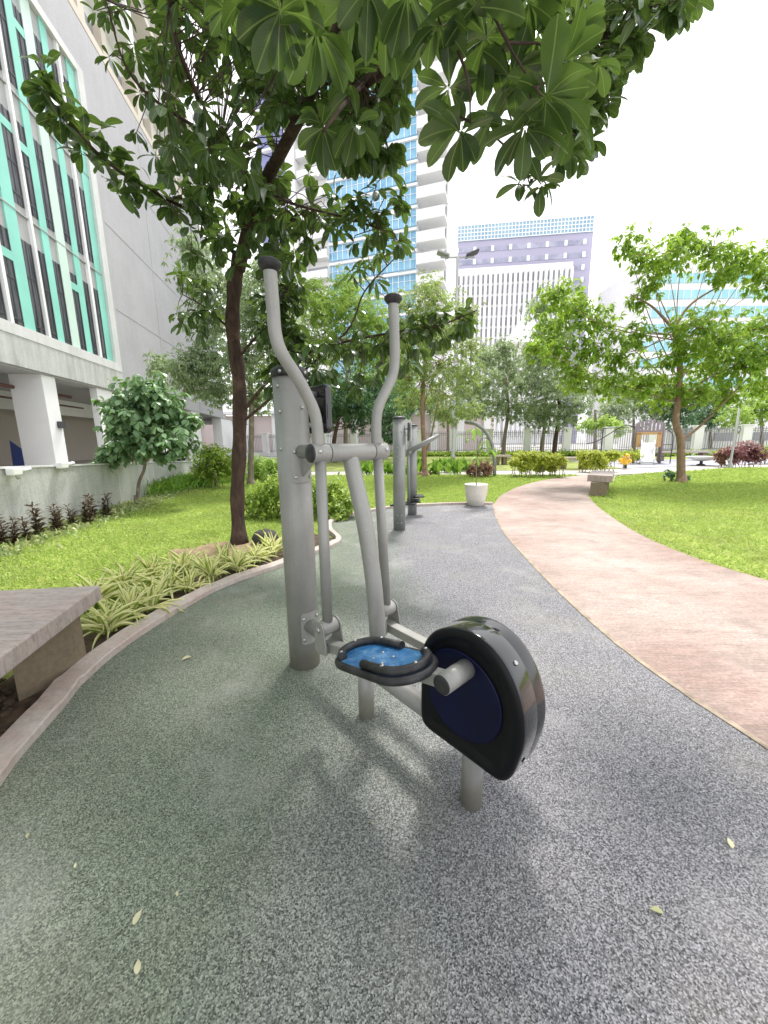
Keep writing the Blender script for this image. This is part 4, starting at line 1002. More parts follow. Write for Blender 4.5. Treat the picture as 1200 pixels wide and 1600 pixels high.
for j in range(nf_ + 1):
    m_s = -1 + j * (W2 + 1 - .9) / nf_; ob_(wg, m_s, m_s + .95, 3, zp - 1.8, 2.01, 3.0)
wg.build('white_fin', M['white'], ob)
for j in range(14):
    z = zp - 2.5 - j * 3.6; m_ = MB(); ob_(m_, -.9, W2 - .1, z - 2.7, z, 2.01, 2.2); m_.build('strip_window', M['ggrey'], ob)
# aqua striped building at right
Ya = 120.; a_l = A(1006, 430, Ya); a_r = A(1330, 400, Ya)
ab = thing('striped_building', 'white building with aqua window strips behind the right hand tree', 'building', (a_l[0], Ya, 0))
xl, xr = a_l[0], a_r[0] + 20
zt = A(1030, 408, Ya)[2]
m_ = MB(); m_.box(((xl + xr) / 2, Ya + 12, zt / 2), (xr - xl, 24, zt)); m_.build('wall', M['white'], ab)
for (y0_, y1_, x0_) in ((427, 442, 1020), (453, 467, 1010), (479, 496, 1020), (506, 520, 1010), (532, 548, 1010), (560, 574, 1010), (590, 605, 1010), (412, 420, 1045)):
    z1_, z0_ = A(1100, y0_, Ya)[2], A(1100, y1_, Ya)[2]; xx = A(x0_, 450, Ya)[0]; xe = xr - 2 if y0_ > 420 else A(1065, 410, Ya)[0]
    m_ = MB(); m_.box(((xx + xe) / 2, Ya - .15, (z0_ + z1_) / 2), (xe - xx, .28, z1_ - z0_)); 
    for j in range(int((xe - xx) / 2.2)): m_.box((xx + j * 2.2, Ya - .33, (z0_ + z1_) / 2), (.18, .1, z1_ - z0_), None, 1)
    m_.build('strip_window', [M['gaqua'], M['white']], ab)
# pale low building behind the left part of the fence
lb = thing('low_building', 'long pale pink low building with pilasters behind the fence', 'building', (-6, 52, 0))
xL = A(300, 700, 52)[0]; xR = A(770, 700, 52)[0]; zh = A(560, 648, 52)[2]
m_ = MB(); m_.box(((xL + xR) / 2, 57, zh / 2), (xR - xL, 10, zh)); m_.build('wall', solid('pale_pink_plaster', (.66, .56, .55), .8, var=.06, vs=.3), lb)
for j in range(12): MB().box((xL + 1 + j * (xR - xL - 2) / 11, 51.8, zh / 2), (.9, .5, zh + .3)).build('pilaster', M['white'], lb)
m_ = MB(); m_.box(((xL + xR) / 2, 51.7, zh + .35), (xR - xL, 1.4, .35)); m_.build('cornice', M['white'], lb)
# white low wall building at right behind the fence
rb = thing('low_building', 'low white building with grey windows behind the right part of the fence', 'building', (40, 48, 0))
xL = A(1040, 700, 48)[0]; zh = A(1100, 668, 48)[2]
m_ = MB(); m_.box((xL + 20, 53, zh / 2), (40, 10, zh)); m_.build('wall', M['white'], rb)
for j in range(9): MB().box((xL + 3 + j * 4.2, 47.95, zh * .55), (2.6, .2, zh * .4)).build('window', M['ggrey'], rb)
# marquee
Yq = 75.; ap = A(823, 480, Yq); bs_ = A(823, 545, Yq); hw_ = 40 * Yq / F
tn_ = thing('marquee', 'white pointed marquee roof in front of the office block', 'tent', (ap[0], Yq, 0))
vs = [(ap[0] + dx * hw_, Yq + dy * hw_, bs_[2]) for dx, dy in ((-1, -1), (1, -1), (1, 1), (-1, 1))]; 
m_ = MB(); lv = [(1, 0), (.55, .28), (.25, .6), (.08, .9), (0.01, 1)]
pts_ = [(ap[0] + dx * hw_ * r, Yq + dy * hw_ * r, bs_[2] + (ap[2] - bs_[2]) * h) for r, h in lv for dx, dy in ((-1, -1), (1, -1), (1, 1), (-1, 1))]
m_.add(pts_, [(i * 4 + k, i * 4 + (k + 1) % 4, i * 4 + 4 + (k + 1) % 4, i * 4 + 4 + k) for i in range(4) for k in range(4)]); m_.build('canopy', M['white'], tn_)
for dx, dy in ((-1, -1), (1, -1), (1, 1), (-1, 1)): MB().tube([(ap[0] + dx * hw_, Yq + dy * hw_, 0), (ap[0] + dx * hw_, Yq + dy * hw_, bs_[2])], .12, 8).build('pole', M['pole'], tn_)
# ================================================================== TREES
# ---- the big tree over the camera
def poly_sample(poly, n):
    poly = np.array(poly, float); lo = poly.min(0); hi = poly.max(0); o = np.zeros((0, 2))
    while len(o) < n:
        P = RNG.random((n * 3, 2)) * (hi - lo) + lo; o = np.vstack([o, P[inpoly(P, poly)]])
    return o[:n]
tb0 = G(374, 848)
mt = thing('shade_tree', 'large dark trunked shade tree with broad glossy leaves overhanging the trainer', 'tree', tb0)
tk = MB()
def limbp(lst, r0, r1, seg=10, k=6, wob=.0): return limb(tk, [A(*p) for p in lst], r0, r1, seg, k, wob)
trunk = smooth([tb0 + [0, 0, -.05], A(371, 780, 4.74), A(374, 700, 4.72), A(374, 600, 4.68), A(364, 520, 4.6), A(366, 450, 4.5), A(376, 395, 4.4)], 6)
rr_ = [.088 - .016 * i / len(trunk) + .006 * math.sin(i * 1.3) for i in range(len(trunk))]; rr_[0] = .13; rr_[1] = .108
tk.tube(trunk, rr_, 18)
main = limbp([(373, 420, 4.45), (390, 350, 4.2), (412, 290, 3.9), (438, 240, 3.55), (470, 180, 3.2), (498, 115, 2.9), (525, 50, 2.6), (560, -60, 2.2)], .068, .026, 14)
br = []
br.append(limbp([(470, 182, 3.2), (520, 168, 2.9), (570, 130, 2.6), (640, 80, 2.2), (700, 45, 1.9), (760, 0, 1.7)], .04, .014))
br.append(limbp([(500, 110, 2.9), (450, 60, 2.5), (420, 0, 2.1), (430, -80, 1.6)], .03, .012))
br.append(limbp([(370, 400, 4.4), (320, 345, 4.2), (240, 300, 3.8), (170, 255, 3.5), (110, 190, 3.3), (55, 95, 3.1)], .024, .006))
br.append(limbp([(405, 310, 4.0), (350, 230, 3.7), (300, 130, 3.3), (270, 40, 3.0), (260, -60, 2.7)], .03, .008))
br.append(limbp([(345, 220, 3.7), (260, 170, 3.4), (200, 110, 3.2), (165, 0, 3.0)], .016, .005))
br.append(limbp([(378, 645, 4.72), (430, 585, 4.4), (500, 545, 4.1), (600, 522, 3.8), (680, 510, 3.6), (745, 485, 3.5)], .022, .005))
br.append(limbp([(378, 660, 4.7), (450, 600, 4.5), (540, 520, 4.2), (570, 455, 4.1), (625, 395, 3.9)], .018, .005))
br.append(limbp([(410, 300, 3.9), (470, 322, 3.6), (540, 340, 3.3), (600, 360, 3.1)], .016, .005))
br.append(limbp([(372, 560, 4.65), (420, 500, 4.4), (455, 440, 4.2)], .018, .005))
br.append(limbp([(366, 520, 4.6), (320, 480, 4.5), (285, 460, 4.4)], .015, .005))
br.append(limbp([(640, 80, 2.2), (760, 70, 2.6), (870, 80, 2.85), (960, 50, 3.0), (1080, -10, 3.1)], .014, .005))
br.append(limbp([(870, 80, 2.85), (900, 150, 2.8), (905, 220, 2.7)], .008, .004))
br.append(limbp([(760, 70, 2.6), (800, 190, 2.3), (828, 290, 1.95)], .007, .003))
br.append(limbp([(760, 0, 1.7), (800, 80, 1.6), (845, 150, 1.5)], .006, .003))
br.append(limbp([(700, 45, 1.9), (730, 120, 1.6), (735, 190, 1.7)], .007, .003))
br.append(limbp([(570, 130, 2.6), (540, 160, 2.1), (505, 205, 1.8)], .012, .006))
br.append(limbp([(560, -60, 2.2), (620, -120, 1.6), (700, -200, 1.1)], .03, .012))
BR = np.array([p for q in br + [main] for p in q])
fo = Foliage('big'); fo2 = Foliage('mid')
SDV = np.array([_sd.x, _sd.y, _sd.z])
GAPS = [(G(622, 1245), .22), (G(770, 1310), .20), (G(560, 1150), .14), (G(640, 1170), .14)]  # crown shaped with openings along the sun to light these floor patches
def lit(c, L):
    g = c - SDV * (c[2] / SDV[2]); return any(np.hypot(*(g - q)[:2]) < r + L * .8 for q, r in GAPS)
def attach(c, thick=.004):
    d = np.linalg.norm(BR - c, axis=1); i = d.argmin(); p = BR[i]
    mid_ = (p + c) / 2 + RNG.normal(0, .04, 3) + [0, 0, .03]
    tk.tube([p, mid_, c], [thick * 1.1, thick * .8, thick * .6], 5, False); return norm(c - p)
def fill(poly, n, y0, y1, L=.14, per=(6, 9), f_=None, droop=.6, W_=.50):
    for (px, py) in poly_sample(poly, n):
        c = A(px, py, RNG.uniform(y0, y1))
        if lit(c, L): continue
        d = attach(c)
        rosette(f_ or fo, c, norm(d + [0, 0, .3] + RNG.normal(0, .2, 3)), int(RNG.integers(*per)), L * RNG.uniform(.8, 1.15), L * W_, droop)
# dense crown left
fill([(250, -40), (500, -40), (470, 120), (440, 200), (400, 330), (300, 330), (250, 250), (235, 120)], 150, 2.8, 4.3, .14)
fill([(200, 60), (300, 60), (300, 330), (240, 270), (190, 200)], 18, 3.0, 3.9, .13, W_=.34)
fill([(290, 280), (440, 260), (470, 330), (400, 420), (300, 400)], 55, 3.6, 4.5, .15)
fill([(400, 260), (520, 270), (540, 330), (470, 420), (400, 430)], 42, 3.4, 4.5, .15)
fill([(140, -40), (210, -40), (215, 120), (165, 100)], 9, 3.0, 3.4, .11, W_=.3)
# left drooping branch
for t_ in np.linspace(.22, 1, 34):
    q = br[2][int(t_ * (len(br[2]) - 1))]
    rosette(fo, q + RNG.normal(0, .06, 3), norm(RNG.normal(0, .6, 3) + [-.3, 0, .6]), 5, .165, .082, .3)
# beneath, right of the trunk and left of it
fill([(400, 440), (470, 430), (480, 560), (440, 640), (395, 600)], 62, 4.0, 4.6, .15)
fill([(440, 540), (620, 500), (690, 500), (660, 560), (560, 610), (440, 620)], 62, 3.6, 4.3, .145)
fill([(640, 480), (750, 470), (740, 500), (700, 540), (640, 540)], 14, 3.5, 3.8, .14)
fill([(500, 300), (600, 280), (650, 330), (640, 390), (560, 400), (500, 360)], 24, 3.0, 3.4, .12)
fill([(530, 400), (640, 360), (640, 400), (570, 480), (520, 520)], 9, 3.9, 4.2, .17, W_=.26)
fill([(270, 420), (350, 430), (345, 540), (280, 510), (265, 470)], 18, 4.2, 4.6, .15, W_=.36)
# centre top
fill([(400, -40), (720, -40), (700, 100), (650, 180), (640, 230), (560, 260), (520, 200), (430, 180)], 85, 2.4, 3.4, .14)
fill([(500, 110), (655, 110), (655, 240), (600, 275), (500, 250)], 34, 2.6, 3.3, .13)
fill([(530, -20), (690, -20), (690, 150), (650, 200), (540, 190)], 34, 2.5, 3.2, .14)
fill([(540, 170), (650, 150), (655, 220), (610, 280), (540, 260)], 24, 2.4, 3.0, .13)
fill([(700, -40), (900, -40), (880, 60), (760, 120), (700, 120)], 40, 2.2, 2.9, .14)
# right fringe, farther and smaller
fill([(860, -40), (1130, -40), (1080, 10), (1000, 70), (960, 120), (930, 180), (890, 180), (860, 60)], 80, 2.6, 3.4, .125)
fill([(880, 90), (1000, 40), (960, 140), (930, 190), (890, 220)], 26, 2.5, 3.1, .12)
fill([(860, 170), (960, 130), (955, 175), (920, 230), (900, 270), (860, 260)], 26, 2.4, 3.0, .12)
fill([(805, 270), (850, 270), (850, 305), (825, 318), (805, 310)], 7, 1.8, 2.0, .10)
# unseen crown above the camera, added to shade the floor and trainer
br_o = limb(tk, [A(560, -60, 2.2), np.array([.1, 1.2, 3.3]), np.array([.3, .5, 3.3]), np.array([.4, -.4, 3.2])], .03, .01); BR = np.vstack([BR, np.array(br_o)])
br_o = limb(tk, [np.array([.1, 1.2, 3.3]), np.array([.9, 1.0, 3.2]), np.array([1.6, 1.0, 3.1])], .015, .006); BR = np.vstack([BR, np.array(br_o)])
br_o = limb(tk, [np.array([.1, 1.2, 3.3]), np.array([-.7, .9, 3.3]), np.array([-1.6, .8, 3.1])], .015, .006); BR = np.vstack([BR, np.array(br_o)])
for _ in range(300):
    c = np.array([RNG.uniform(-2.3, 1.5), RNG.uniform(-.8, 3.4), RNG.uniform(2.6, 3.9)])
    zc = (c - CAM) @ _f
    if zc > .1:
        py_ = 800 - F * ((c - CAM) @ _u) / zc; px_ = 600 + F * ((c - CAM) @ _r) / zc
        if py_ > -150 and -150 < px_ < 1350: continue
    if lit(c, .15) or c[0] > 1.6 - .25 * c[1]: continue
    d = attach(c); rosette(fo, c, norm(d + [0, 0, .3]), int(RNG.integers(6, 9)), .15, .072, .6)
# near hero whorls
for (px, py, Y, n, L, dr) in ((718, 212, 1.42, 10, .165, .55), (700, 150, 1.45, 8, .15, .6), (770, 190, 1.5, 8, .16, .6), (855, 160, 1.22, 11, .175, .55), (880, 110, 1.35, 9, .16, .5), (820, 210, 1.3, 8, .16, .9), (900, 190, 1.4, 8, .15, .7),
                              (800, 130, 1.4, 9, .16, .5), (840, 60, 1.4, 9, .16, .5), (760, 70, 1.4, 9, .165, .5), (680, 30, 1.3, 9, .17, .5), (500, 205, 1.75, 10, .17, .6), (560, 200, 1.7, 8, .165, .8), (440, 30, 1.45, 9, .18, .8), (500, 60, 1.5, 9, .18, .8),
                              (545, 110, 1.7, 8, .17, .6), (600, 40, 1.5, 9, .17, .5), (640, 0, 1.3, 9, .17, .4), (395, -10, 1.5, 8, .16, .8), (570, -10, 1.35, 9, .17, .5), (940, 100, 1.5, 8, .13, .6), (350, 20, 1.9, 8, .15, .6), (740, 0, 1.25, 10, .17, .4), (830, 0, 1.3, 9, .16, .4), (900, 40, 1.5, 9, .15, .4)):
    c = A(px, py - 15, Y * 1.28); d = attach(c, .005)
    rosette(fo, c, norm(d * .4 + [0, .2, .8]), n, L * .98, L * .50, dr, .12)
tk.build('trunk', M['bark1'], mt); fo.mesh('crown', M['L_big'], mt)

# ---- small round tree by the wall
b2 = G(214, 790); Y2 = b2[1]
grow_tree('small_tree', 'small round tree with large pale green leaves in front of the grey wall', 'tree', [b2, A(217, 755, Y2), A(226, 730, Y2), A(228, 690, Y2), A(228, 650, Y2)], .035, .022,
          bl(Y2, [(225, 640, 42), (195, 660, 36), (262, 660, 40), (228, 608, 30), (180, 705, 26), (270, 690, 34), (200, 630, 32), (255, 625, 34), (232, 690, 40), (205, 690, 22), (290, 655, 22), (162, 722, 18), (240, 600, 20)], .5),
          M['L_round'], M['bark3'], 'mid', .155, .088, 6, .9, .9)
# ---- tree behind it
Y3 = 11.2; b3 = G(392, 757); Y3 = b3[1]
grow_tree('garden_tree', 'pale trunked tree with narrow leaves just behind the big dark trunk', 'tree', [b3, A(392, 720, Y3), A(393, 650, Y3), A(390, 580, Y3), A(380, 520, Y3)], .10, .06,
          bl(Y3, [(330, 560, 40), (290, 575, 34), (250, 570, 24), (345, 610, 36), (300, 600, 30), (390, 560, 45), (400, 620, 34), (330, 500, 42), (400, 490, 46), (360, 450, 46), (310, 440, 36), (420, 440, 44), (440, 520, 40), (300, 390, 28)], .6),
          M['L_grey'], M['bark3'], 'small', .15, .046, 7, .95, .8)
# ---- lime tree far
grow_tree('garden_tree', 'pale lime green feathery tree between the two handles', 'tree', [(A(540, 700, 30)[0], 30, 0), A(540, 620, 30), A(545, 560, 30)], .18, .1,
          bl(30, [(540, 480, 40), (500, 490, 34), (585, 500, 36), (520, 540, 40), (575, 550, 40), (470, 540, 36), (540, 450, 26), (490, 455, 24), (450, 480, 30), (620, 540, 30)], .6), M['L_lime'], M['bark3'], 'small', .38, .12, 7, .75, .5)
# ---- dark feathery tree
b5 = np.array([A(522, 700, 24)[0], 24, 0])
grow_tree('garden_tree', 'dark green feathery tree in front of the pink building', 'tree', [b5, A(522, 690, 24), A(528, 660, 24)], .16, .1,
          bl(24, [(520, 640, 36), (480, 640, 34), (560, 640, 40), (600, 650, 32), (540, 605, 36), (585, 610, 34), (500, 605, 30), (460, 620, 28), (610, 680, 18), (470, 665, 24), (630, 630, 26)], .6), M['L_dark'], M['bark1'], 'small', .32, .085, 9, .95, .7)
# ---- middle tree, two stems
b6 = G(664, 745); Y6 = b6[1]
grow_tree('garden_tree', 'slim twin stemmed olive green tree left of the white planter', 'tree', [b6, A(663, 720, Y6), A(662, 690, Y6), A(660, 640, Y6), A(662, 590, Y6), A(668, 540, Y6)], .10, .06,
          bl(Y6, [(680, 470, 36), (640, 480, 34), (720, 490, 32), (700, 520, 40), (650, 530, 40), (735, 540, 30), (690, 570, 42), (640, 590, 40), (735, 590, 32), (690, 620, 38), (640, 630, 26), (730, 640, 26), (620, 560, 30), (665, 450, 22), (700, 650, 24)], .7),
          M['L_mid'], M['bark2'], 'small', .17, .042, 8, .42, .7, stems=[[A(664, 712, Y6), A(674, 680, Y6), A(682, 640, Y6), A(690, 590, Y6)]], fork=.5)
# ---- right middle group
for (bx, Y, lab, bls) in ((786, 28, 'grey green tree behind the curved pole', [(780, 560, 34), (760, 600, 34), (800, 590, 34), (780, 630, 34), (760, 560, 24), (810, 640, 26), (745, 640, 20), (790, 540, 20)]),
                          (866, 26, 'leaning dark trunked tree behind the trimmed hedge', [(850, 560, 34), (890, 580, 34), (850, 610, 38), (900, 630, 32), (840, 650, 30), (880, 650, 30), (920, 600, 28), (820, 600, 26), (870, 520, 30), (830, 545, 22)]),
                          (846, 30, 'slender tree among the group right of the curved pole', [(830, 570, 30), (850, 530, 30), (880, 600, 32), (840, 640, 26), (870, 470, 30), (840, 480, 24)])):
    base = np.array([A(bx, 700, Y)[0], Y, 0])
    grow_tree('garden_tree', lab, 'tree', [base, A(bx + 3, 680, Y), A(bx + 8, 640, Y), A(bx + 4, 590, Y)], .17, .09, bl(Y, bls, .6), M['L_grey'], M['bark1'] if bx == 866 else M['bark3'], 'small', .28, .075, 8, .62, .7)
# ---- right hand tree on the lawn
b8 = G(1064, 754); Y8 = b8[1]
grow_tree('garden_tree', 'bright green tree with a forked tan trunk on the right lawn', 'tree', [b8, A(1064, 720, Y8), A(1063, 685, Y8), A(1056, 660, Y8), A(1060, 620, Y8), A(1062, 560, Y8), A(1053, 515, Y8)], .115, .06,
          bl(Y8, [(980, 380, 24), (1000, 400, 26), (1040, 400, 34), (1070, 375, 26), (1110, 395, 34), (1150, 405, 24), (1180, 410, 32), (1200, 440, 28), (1130, 430, 20), (1020, 440, 24), (1000, 470, 18),
                  (870, 465, 34), (900, 480, 34), (930, 500, 34), (860, 510, 34), (880, 545, 36), (930, 545, 36), (900, 590, 30), (970, 560, 34), (990, 520, 26), (1000, 600, 36), (950, 600, 28), (840, 545, 22), (1040, 610, 36),
                  (1090, 510, 40), (1130, 530, 44), (1170, 520, 40), (1110, 570, 40), (1160, 570, 40), (1060, 560, 34), (1200, 550, 40), (1190, 600, 30), (1090, 610, 34), (1140, 610, 30), (1230, 500, 36)], .7),
          M['L_bright'], M['bark2'], 'mid', .155, .062, 7, .52, .8,
          stems=[[A(1063, 690, Y8), A(1095, 665, Y8), A(1125, 635, Y8 - .3), A(1170, 590, Y8 - .6)], [A(1053, 515, Y8), A(1075, 480, Y8), A(1110, 455, Y8), A(1170, 425, Y8)], [A(1053, 515, Y8), A(1020, 480, Y8), A(985, 460, Y8)]], fork=.6)
# ---- trees beyond the fence
for i, (bx, Y, lab, bls, mt_) in enumerate(((1110, 46, 'dark bushy tree beyond the fence right of the slide tower', [(1040, 630, 30), (1080, 620, 34), (1120, 630, 34), (1060, 650, 24), (1100, 655, 24)], 'L_dark'),
        (1190, 44, 'lime green spreading tree beyond the fence at the right edge', [(1150, 650, 24), (1180, 640, 28), (1210, 630, 30), (1190, 610, 28), (1230, 610, 34)], 'L_lime'),
        (990, 48, 'grey green tree beyond the fence above the slide tower', [(960, 640, 28), (990, 620, 34), (1020, 640, 28), (970, 600, 28), (1010, 600, 26), (950, 660, 20)], 'L_grey'),
        (930, 40, 'small lime bush tree beyond the fence', [(920, 665, 18), (945, 660, 18), (965, 670, 15)], 'L_lime'),
        (600, 46, 'pale tree beyond the fence behind the dark feathery tree', [(600, 610, 34), (640, 620, 30), (570, 600, 30), (620, 580, 30)], 'L_lime'),
        (700, 44, 'grey tree beyond the fence left of the curved pole', [(700, 640, 28), (730, 620, 30), (670, 630, 26), (715, 590, 26)], 'L_grey'))):
    base = np.array([A(bx, 700, Y)[0], Y, 0])
    grow_tree('distant_tree', lab, 'tree', [base, A(bx, 670, Y), A(bx, 640, Y)], .2, .12, bl(Y, bls, .6), M[mt_], M['bark3'], 'small', .5, .17, 7, .8, .5)

# ================================================================== SHRUBS
def shrub(name, label, Y, bls, leaf, L, W_, per=6, dens=1., kind='mid', droop=.3, cat='shrub', group=None, stems=6):
    bs = bl(Y, bls, .6); c = np.mean([b_[0] for b_ in bs], 0); base = np.array([c[0], c[1], 0]); t_ = thing(name, label, cat, base, group)
    mb = MB(); f2 = Foliage(kind)
    for (c_, r) in bs:
        for k in range(max(1, stems // len(bs) + 1)):
            e = c_ + RNG.normal(0, r * .4, 3); g0 = np.array([c_[0] + RNG.normal(0, r * .35), c_[1] + RNG.normal(0, r * .3), -.01]); mb.tube([g0, (g0 + e) / 2 + RNG.normal(0, .02, 3), e], [.012, .009, .004], 5)
        pts = []; blob(f2, c_, r, max(12, int(dens * 75 * (r / (L * 3)) ** 1.75)), per, L, W_, droop, .85, .5)
    mb.build('stems', M['bark3'], t_); f2.mesh('foliage', leaf, t_); return t_
shrub('hedge', 'leafy green hedge between the big tree and the kerb', 6.2, [(402, 785, 28), (430, 768, 28), (460, 765, 28), (490, 768, 28), (520, 768, 26), (540, 785, 20), (420, 815, 26), (460, 805, 30), (500, 800, 28), (530, 800, 20), (392, 822, 18), (450, 832, 20), (485, 828, 22), (515, 820, 18), (500, 842, 12)], M['L_hedge'], .085, .038, 7, 1.3, cat='hedge', stems=30)
shrub('shrub', 'bright green rounded shrub by the grey wall, left of the big trunk', 10.5, [(325, 712, 22), (345, 715, 24), (335, 735, 22), (315, 735, 18), (360, 730, 16)], M['L_hedge'], .11, .05, 7, 1.1)
shrub('shrub', 'light green shrub behind the big trunk, right side', 12.5, [(405, 725, 20), (425, 730, 20), (440, 735, 16), (400, 742, 16)], M['L_lime'], .11, .05, 7, 1.0)
shrub('trimmed_hedge', 'flat topped yellow green trimmed hedge left of the path bend', 12.9, [(812, 716, 12), (830, 715, 13), (850, 717, 12), (868, 718, 11), (820, 728, 11), (842, 729, 12), (862, 728, 11), (878, 720, 8), (804, 722, 8)], M['L_trim'], .06, .034, 7, 2.2, cat='hedge', stems=18)
shrub('trimmed_hedge', 'rounded yellow green hedge beside the small stone bench', 14.6, [(912, 713, 11), (930, 713, 12), (950, 714, 11), (920, 723, 11), (940, 724, 10), (960, 712, 9)], M['L_trim'], .07, .038, 7, 2.0, cat='hedge', stems=14)
shrub('shrub', 'lime shrub directly left of the slide tower', 19.5, [(975, 714, 10), (988, 712, 11), (1002, 714, 9)], M['L_trim'], .1, .05, 7, 1.)
shrub('copper_shrub', 'low copper pink shrub behind the white planter', 13.0, [(740, 732, 11), (752, 728, 12), (764, 732, 10), (745, 738, 8), (760, 738, 8), (733, 736, 6)], M['L_pink'], .08, .04, 7, 1.1)
shrub('copper_shrub', 'small copper shrub around the foot of the twin stemmed tree', 14.2, [(655, 742, 7), (672, 743, 8), (684, 744, 7), (645, 745, 5)], M['L_pink'], .08, .04, 7, 1.)
shrub('wine_shrub', 'wine red shrub at the right edge of the play area', 16.2, [(1150, 706, 13), (1165, 700, 14), (1180, 704, 13), (1170, 714, 12), (1150, 716, 10), (1188, 714, 9)], M['L_red'], .11, .05, 7, 1.1)
shrub('copper_shrub', 'brownish copper shrub left of the white pole', 16.4, [(1125, 712, 11), (1136, 706, 10), (1130, 718, 8)], M['L_pink'], .10, .05, 7, 1.)
shrub('shrub', 'green shrub at the right edge beyond the wine red shrub', 18, [(1196, 705, 13), (1212, 705, 14)], M['L_hedge'], .1, .05, 7, 1.)
shrub('weed_clump', 'dark leafy weeds at the foot of the tan trunk', 11.0, [(1050, 742, 6), (1042, 738, 5), (1072, 745, 5)], M['L_dark'], .09, .05, 6, 1.2)
# continuous low planting before the fence
def cover(name, label, line, n, width, L, W_, leaf, cat='ground cover', up=.8, bend=.5):
    P = [np.asarray(p, float)[:2] for p in line]; sg = [np.linalg.norm(P[i + 1] - P[i]) for i in range(len(P) - 1)]; cs = np.cumsum([0] + sg)
    t_ = RNG.random(n) * cs[-1]; i = np.clip(np.searchsorted(cs, t_) - 1, 0, len(P) - 2); fr = (t_ - cs[i]) / np.array(sg)[i]
    P = np.array(P); Q = P[i] + (P[i + 1] - P[i]) * fr[:, None] + RNG.normal(0, width * .5, (n, 2))
    f2 = Foliage('mid'); f2.put(np.c_[Q, RNG.uniform(-.01, L * .5, n)], norm(np.c_[RNG.normal(0, .6, (n, 2)), np.full(n, up)]), norm(np.c_[RNG.normal(0, .6, (n, 2)), np.full(n, .6)]), L * RNG.uniform(.6, 1.2, n), W_, bend * RNG.random(n))
    o = f2.mesh(name, leaf); tag(o, label, cat, kind='stuff'); return o
cover('fence_planting', 'low green planting along the foot of the fence', [fA - fn * -.6 + fd * 8, fA + fn * .6 + fd * 50], 9000, .7, .4, .1, M['L_hedge'])
wl = [w0 - dv * 2 + nv * .3, w0 + dv * 8 + nv * .35, w0 + dv * 13 + nv * .6]
cover('ground_cover', 'pale variegated ground cover along the foot of the grey wall', wl, 6500, .38, .10, .03, M['L_cover'])
cover('lily_turf', 'tufted green lily turf along the far end of the grey wall', [G(230, 775), G(290, 762), G(360, 750)], 4500, .7, .35, .025, M['L_lily'], 'ground cover', 1.2, .8)

# ---- spider plants along the kerb
def spider_proto(label, seed):
    t_ = thing('spider_plant', label, 'plant', (0, 0, 0), 'variegated spider plants along the kerb')
    f2 = Foliage('blade'); n = 50
    a = RNG.random(n) * 2 * PI; e = RNG.uniform(.45, 1.45, n); D = np.c_[np.cos(a) * np.cos(e), np.sin(a) * np.cos(e), np.sin(e)]
    f2.put(np.c_[RNG.normal(0, .015, (n, 2)), RNG.uniform(0, .02, n)], D, np.array([0, 0, 1.]) + RNG.normal(0, .2, (n, 3)), RNG.uniform(.24, .44, n), RNG.uniform(.010, .015, n), RNG.uniform(.2, .8, n))
    f2.mesh('leaves', M['L_spider'], t_); return t_
ordw = ['first', 'second', 'third', 'fourth', 'fifth', 'sixth', 'seventh', 'eighth', 'ninth', 'tenth', 'eleventh', 'twelfth', 'thirteenth', 'fourteenth']
sp_pos = [(168, 990), (205, 968), (238, 955), (262, 930), (296, 925), (150, 948), (195, 925), (330, 908), (350, 890), (372, 893), (400, 880), (425, 868), (290, 895), (240, 905)]
sp_pos = sorted(sp_pos, key=lambda q: G(*q)[1])
protos = []
for i, q in enumerate(sp_pos):
    row = 'kerb side' if q in ((168, 990), (205, 968), (238, 955), (296, 925), (330, 908), (372, 893), (400, 880), (425, 868)) else 'lawn side'
    lab = 'variegated spider plant on the %s, %s counting away from the near stone bench' % (row, ordw[i])
    if i < 3: o_ = spider_proto(lab, i); protos.append(o_); o_.location = Vector(G(*q)); o_.rotation_euler = (0, 0, i * 2.1)
    else: copy_tree(protos[i % 3], G(*q), random.random() * 6, random.uniform(.8, 1.12), lab)
# ---- dark cordylines by the wall
co = []
cpos = [(2, 842), (30, 825), (48, 828), (68, 815), (86, 822), (97, 806), (115, 812), (134, 795), (150, 800), (164, 792)]
for i, q in enumerate(cpos):
    lab = 'dark spiky leaved plant at the foot of the grey wall, %s from the left edge' % ordw[i]
    p = G(q[0], 850 - .317 * q[0] + 9 + (i * 7) % 5)
    if i == 0:
        t_ = thing('cordyline', lab, 'plant', (0, 0, 0), 'dark spiky plants along the wall'); mb = MB(); f2 = Foliage('mid')
        for k in range(3):
            x, y = RNG.normal(0, .05, 2); h = .22 + .1 * k; mb.tube([(x, y, -.01), (x * 1.2, y * 1.2, h)], [.008, .005], 6)
            for z in np.linspace(.05, h, 9): rosette(f2, np.array([x, y, z]), (0, 0, 1), 6, .10, .028, -.1)
        mb.build('stem', M['bark1'], t_); f2.mesh('leaves', M['L_cord'], t_); t_.location = Vector(p); co.append(t_)
    else: copy_tree(co[0], p, random.random() * 6, random.uniform(.7, 1.05), lab)
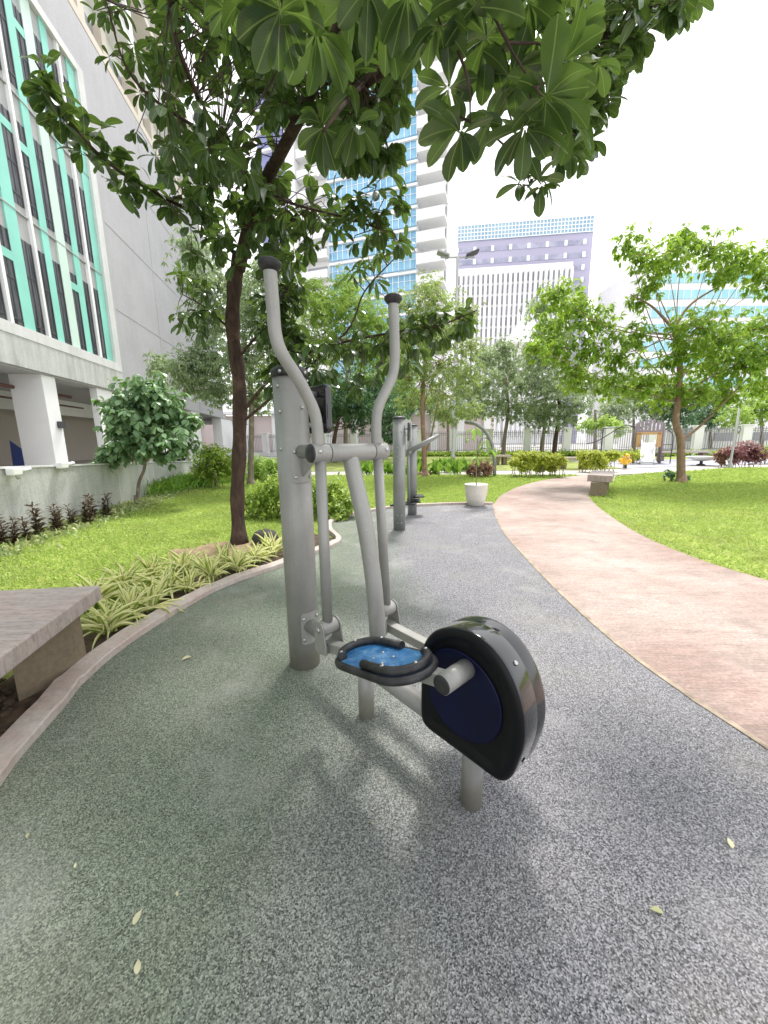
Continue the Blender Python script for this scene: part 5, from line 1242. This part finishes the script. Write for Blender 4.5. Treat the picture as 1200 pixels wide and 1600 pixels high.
# ---- broad leaved lilies before the far path
lil = []
lpos = [(560, 738), (575, 742), (592, 738), (640, 742), (655, 736), (680, 742), (696, 738), (712, 741), (725, 736), (608, 742), (704, 734), (688, 733)]
lpos.sort()
for i, q in enumerate(lpos):
    lab = 'upright broad leaved green plant in the bed behind the middle lawn, %s from the left' % ordw[i]
    p = G(*q)
    if i == 0:
        t_ = thing('lily_plant', lab, 'plant', (0, 0, 0), 'broad leaved plants behind the middle lawn'); f2 = Foliage('mid'); n = 26
        a = RNG.random(n) * 6.28; e = RNG.uniform(.8, 1.45, n)
        f2.put(np.c_[RNG.normal(0, .12, (n, 2)), np.zeros(n)], np.c_[np.cos(a) * np.cos(e), np.sin(a) * np.cos(e), np.sin(e)], RNG.normal(0, 1, (n, 3)), RNG.uniform(.45, .8, n), .13, RNG.uniform(0, .3, n))
        f2.mesh('leaves', M['L_lily'], t_); t_.location = Vector(p); lil.append(t_)
    else: copy_tree(lil[0], p, random.random() * 6, random.uniform(.75, 1.1), lab)
# ---- stones and fallen leaves
stp_ = G(415, 848); t_ = thing('garden_rock', 'dark rounded rock under the hedge beside the big trunk', 'rock', stp_)
mb = MB(); mb.lathe([(.01, -.02), (.14, 0), (.17, .06), (.13, .14), (.05, .17), (.01, .175)], stp_, seg=14); mb.build('rock_body', M['stone'], t_)
fl_ = [(283, 1032, .06, 'largest fallen yellow leaf on the green rubber left of the trainer'), (222, 1420, .045, 'fallen yellow leaf near the lower left of the rubber floor'), (216, 1498, .04, 'pale fallen leaf nearest the bottom left of the rubber floor'),
       (42, 1310, .03, 'small yellow fallen leaf close to the left kerb'), (118, 1348, .02, 'tiny pale leaf fleck left of the rubber floor'), (275, 1392, .02, 'tiny pale fleck of leaf left of centre on the rubber'),
       (1137, 1308, .045, 'pale fallen leaf at the right side of the rubber floor'), (1015, 1420, .045, 'crumpled pale leaf in the lower right of the rubber floor'), (579, 1285, .015, 'tiny pale leaf fleck in front of the trainer'), (70, 1272, .018, 'tiny pale leaf fleck nearest the kerb at the left')]
for i, (px, py, L_, lab) in enumerate(fl_):
    p = G(px, py, .012); f2 = Foliage('big'); a = random.random() * 6.28 if i else 1.0
    L_ *= .72 if i else 1; f2.put(p, np.array([math.cos(a), math.sin(a), .03]), np.array([.1, 0, 1.]), L_, L_ * .5, 0.05)
    o = f2.mesh('fallen_leaf', M['fallen']); tag(o, lab, 'fallen leaf', 'fallen leaves on the rubber floor')
# clods in the bed under the bench
for k in range(1):
    mb = MB()
    for j in range(70):
        p = G(10 + RNG.random() * 120, 1060 + RNG.random() * 90); p = p + np.array([-.12 - RNG.random() * .25, .02, 0]); r = RNG.uniform(.008, .028)
        mb.lathe([(.001, -r * .3), (r, 0), (r * .8, r * .5), (.001, r * .8)], p + [0, 0, r * .2], seg=6, smooth=False)
    o = mb.build('soil_clods', M['soil']); tag(o, 'loose dark soil clods under the stone bench', 'soil', kind='stuff')
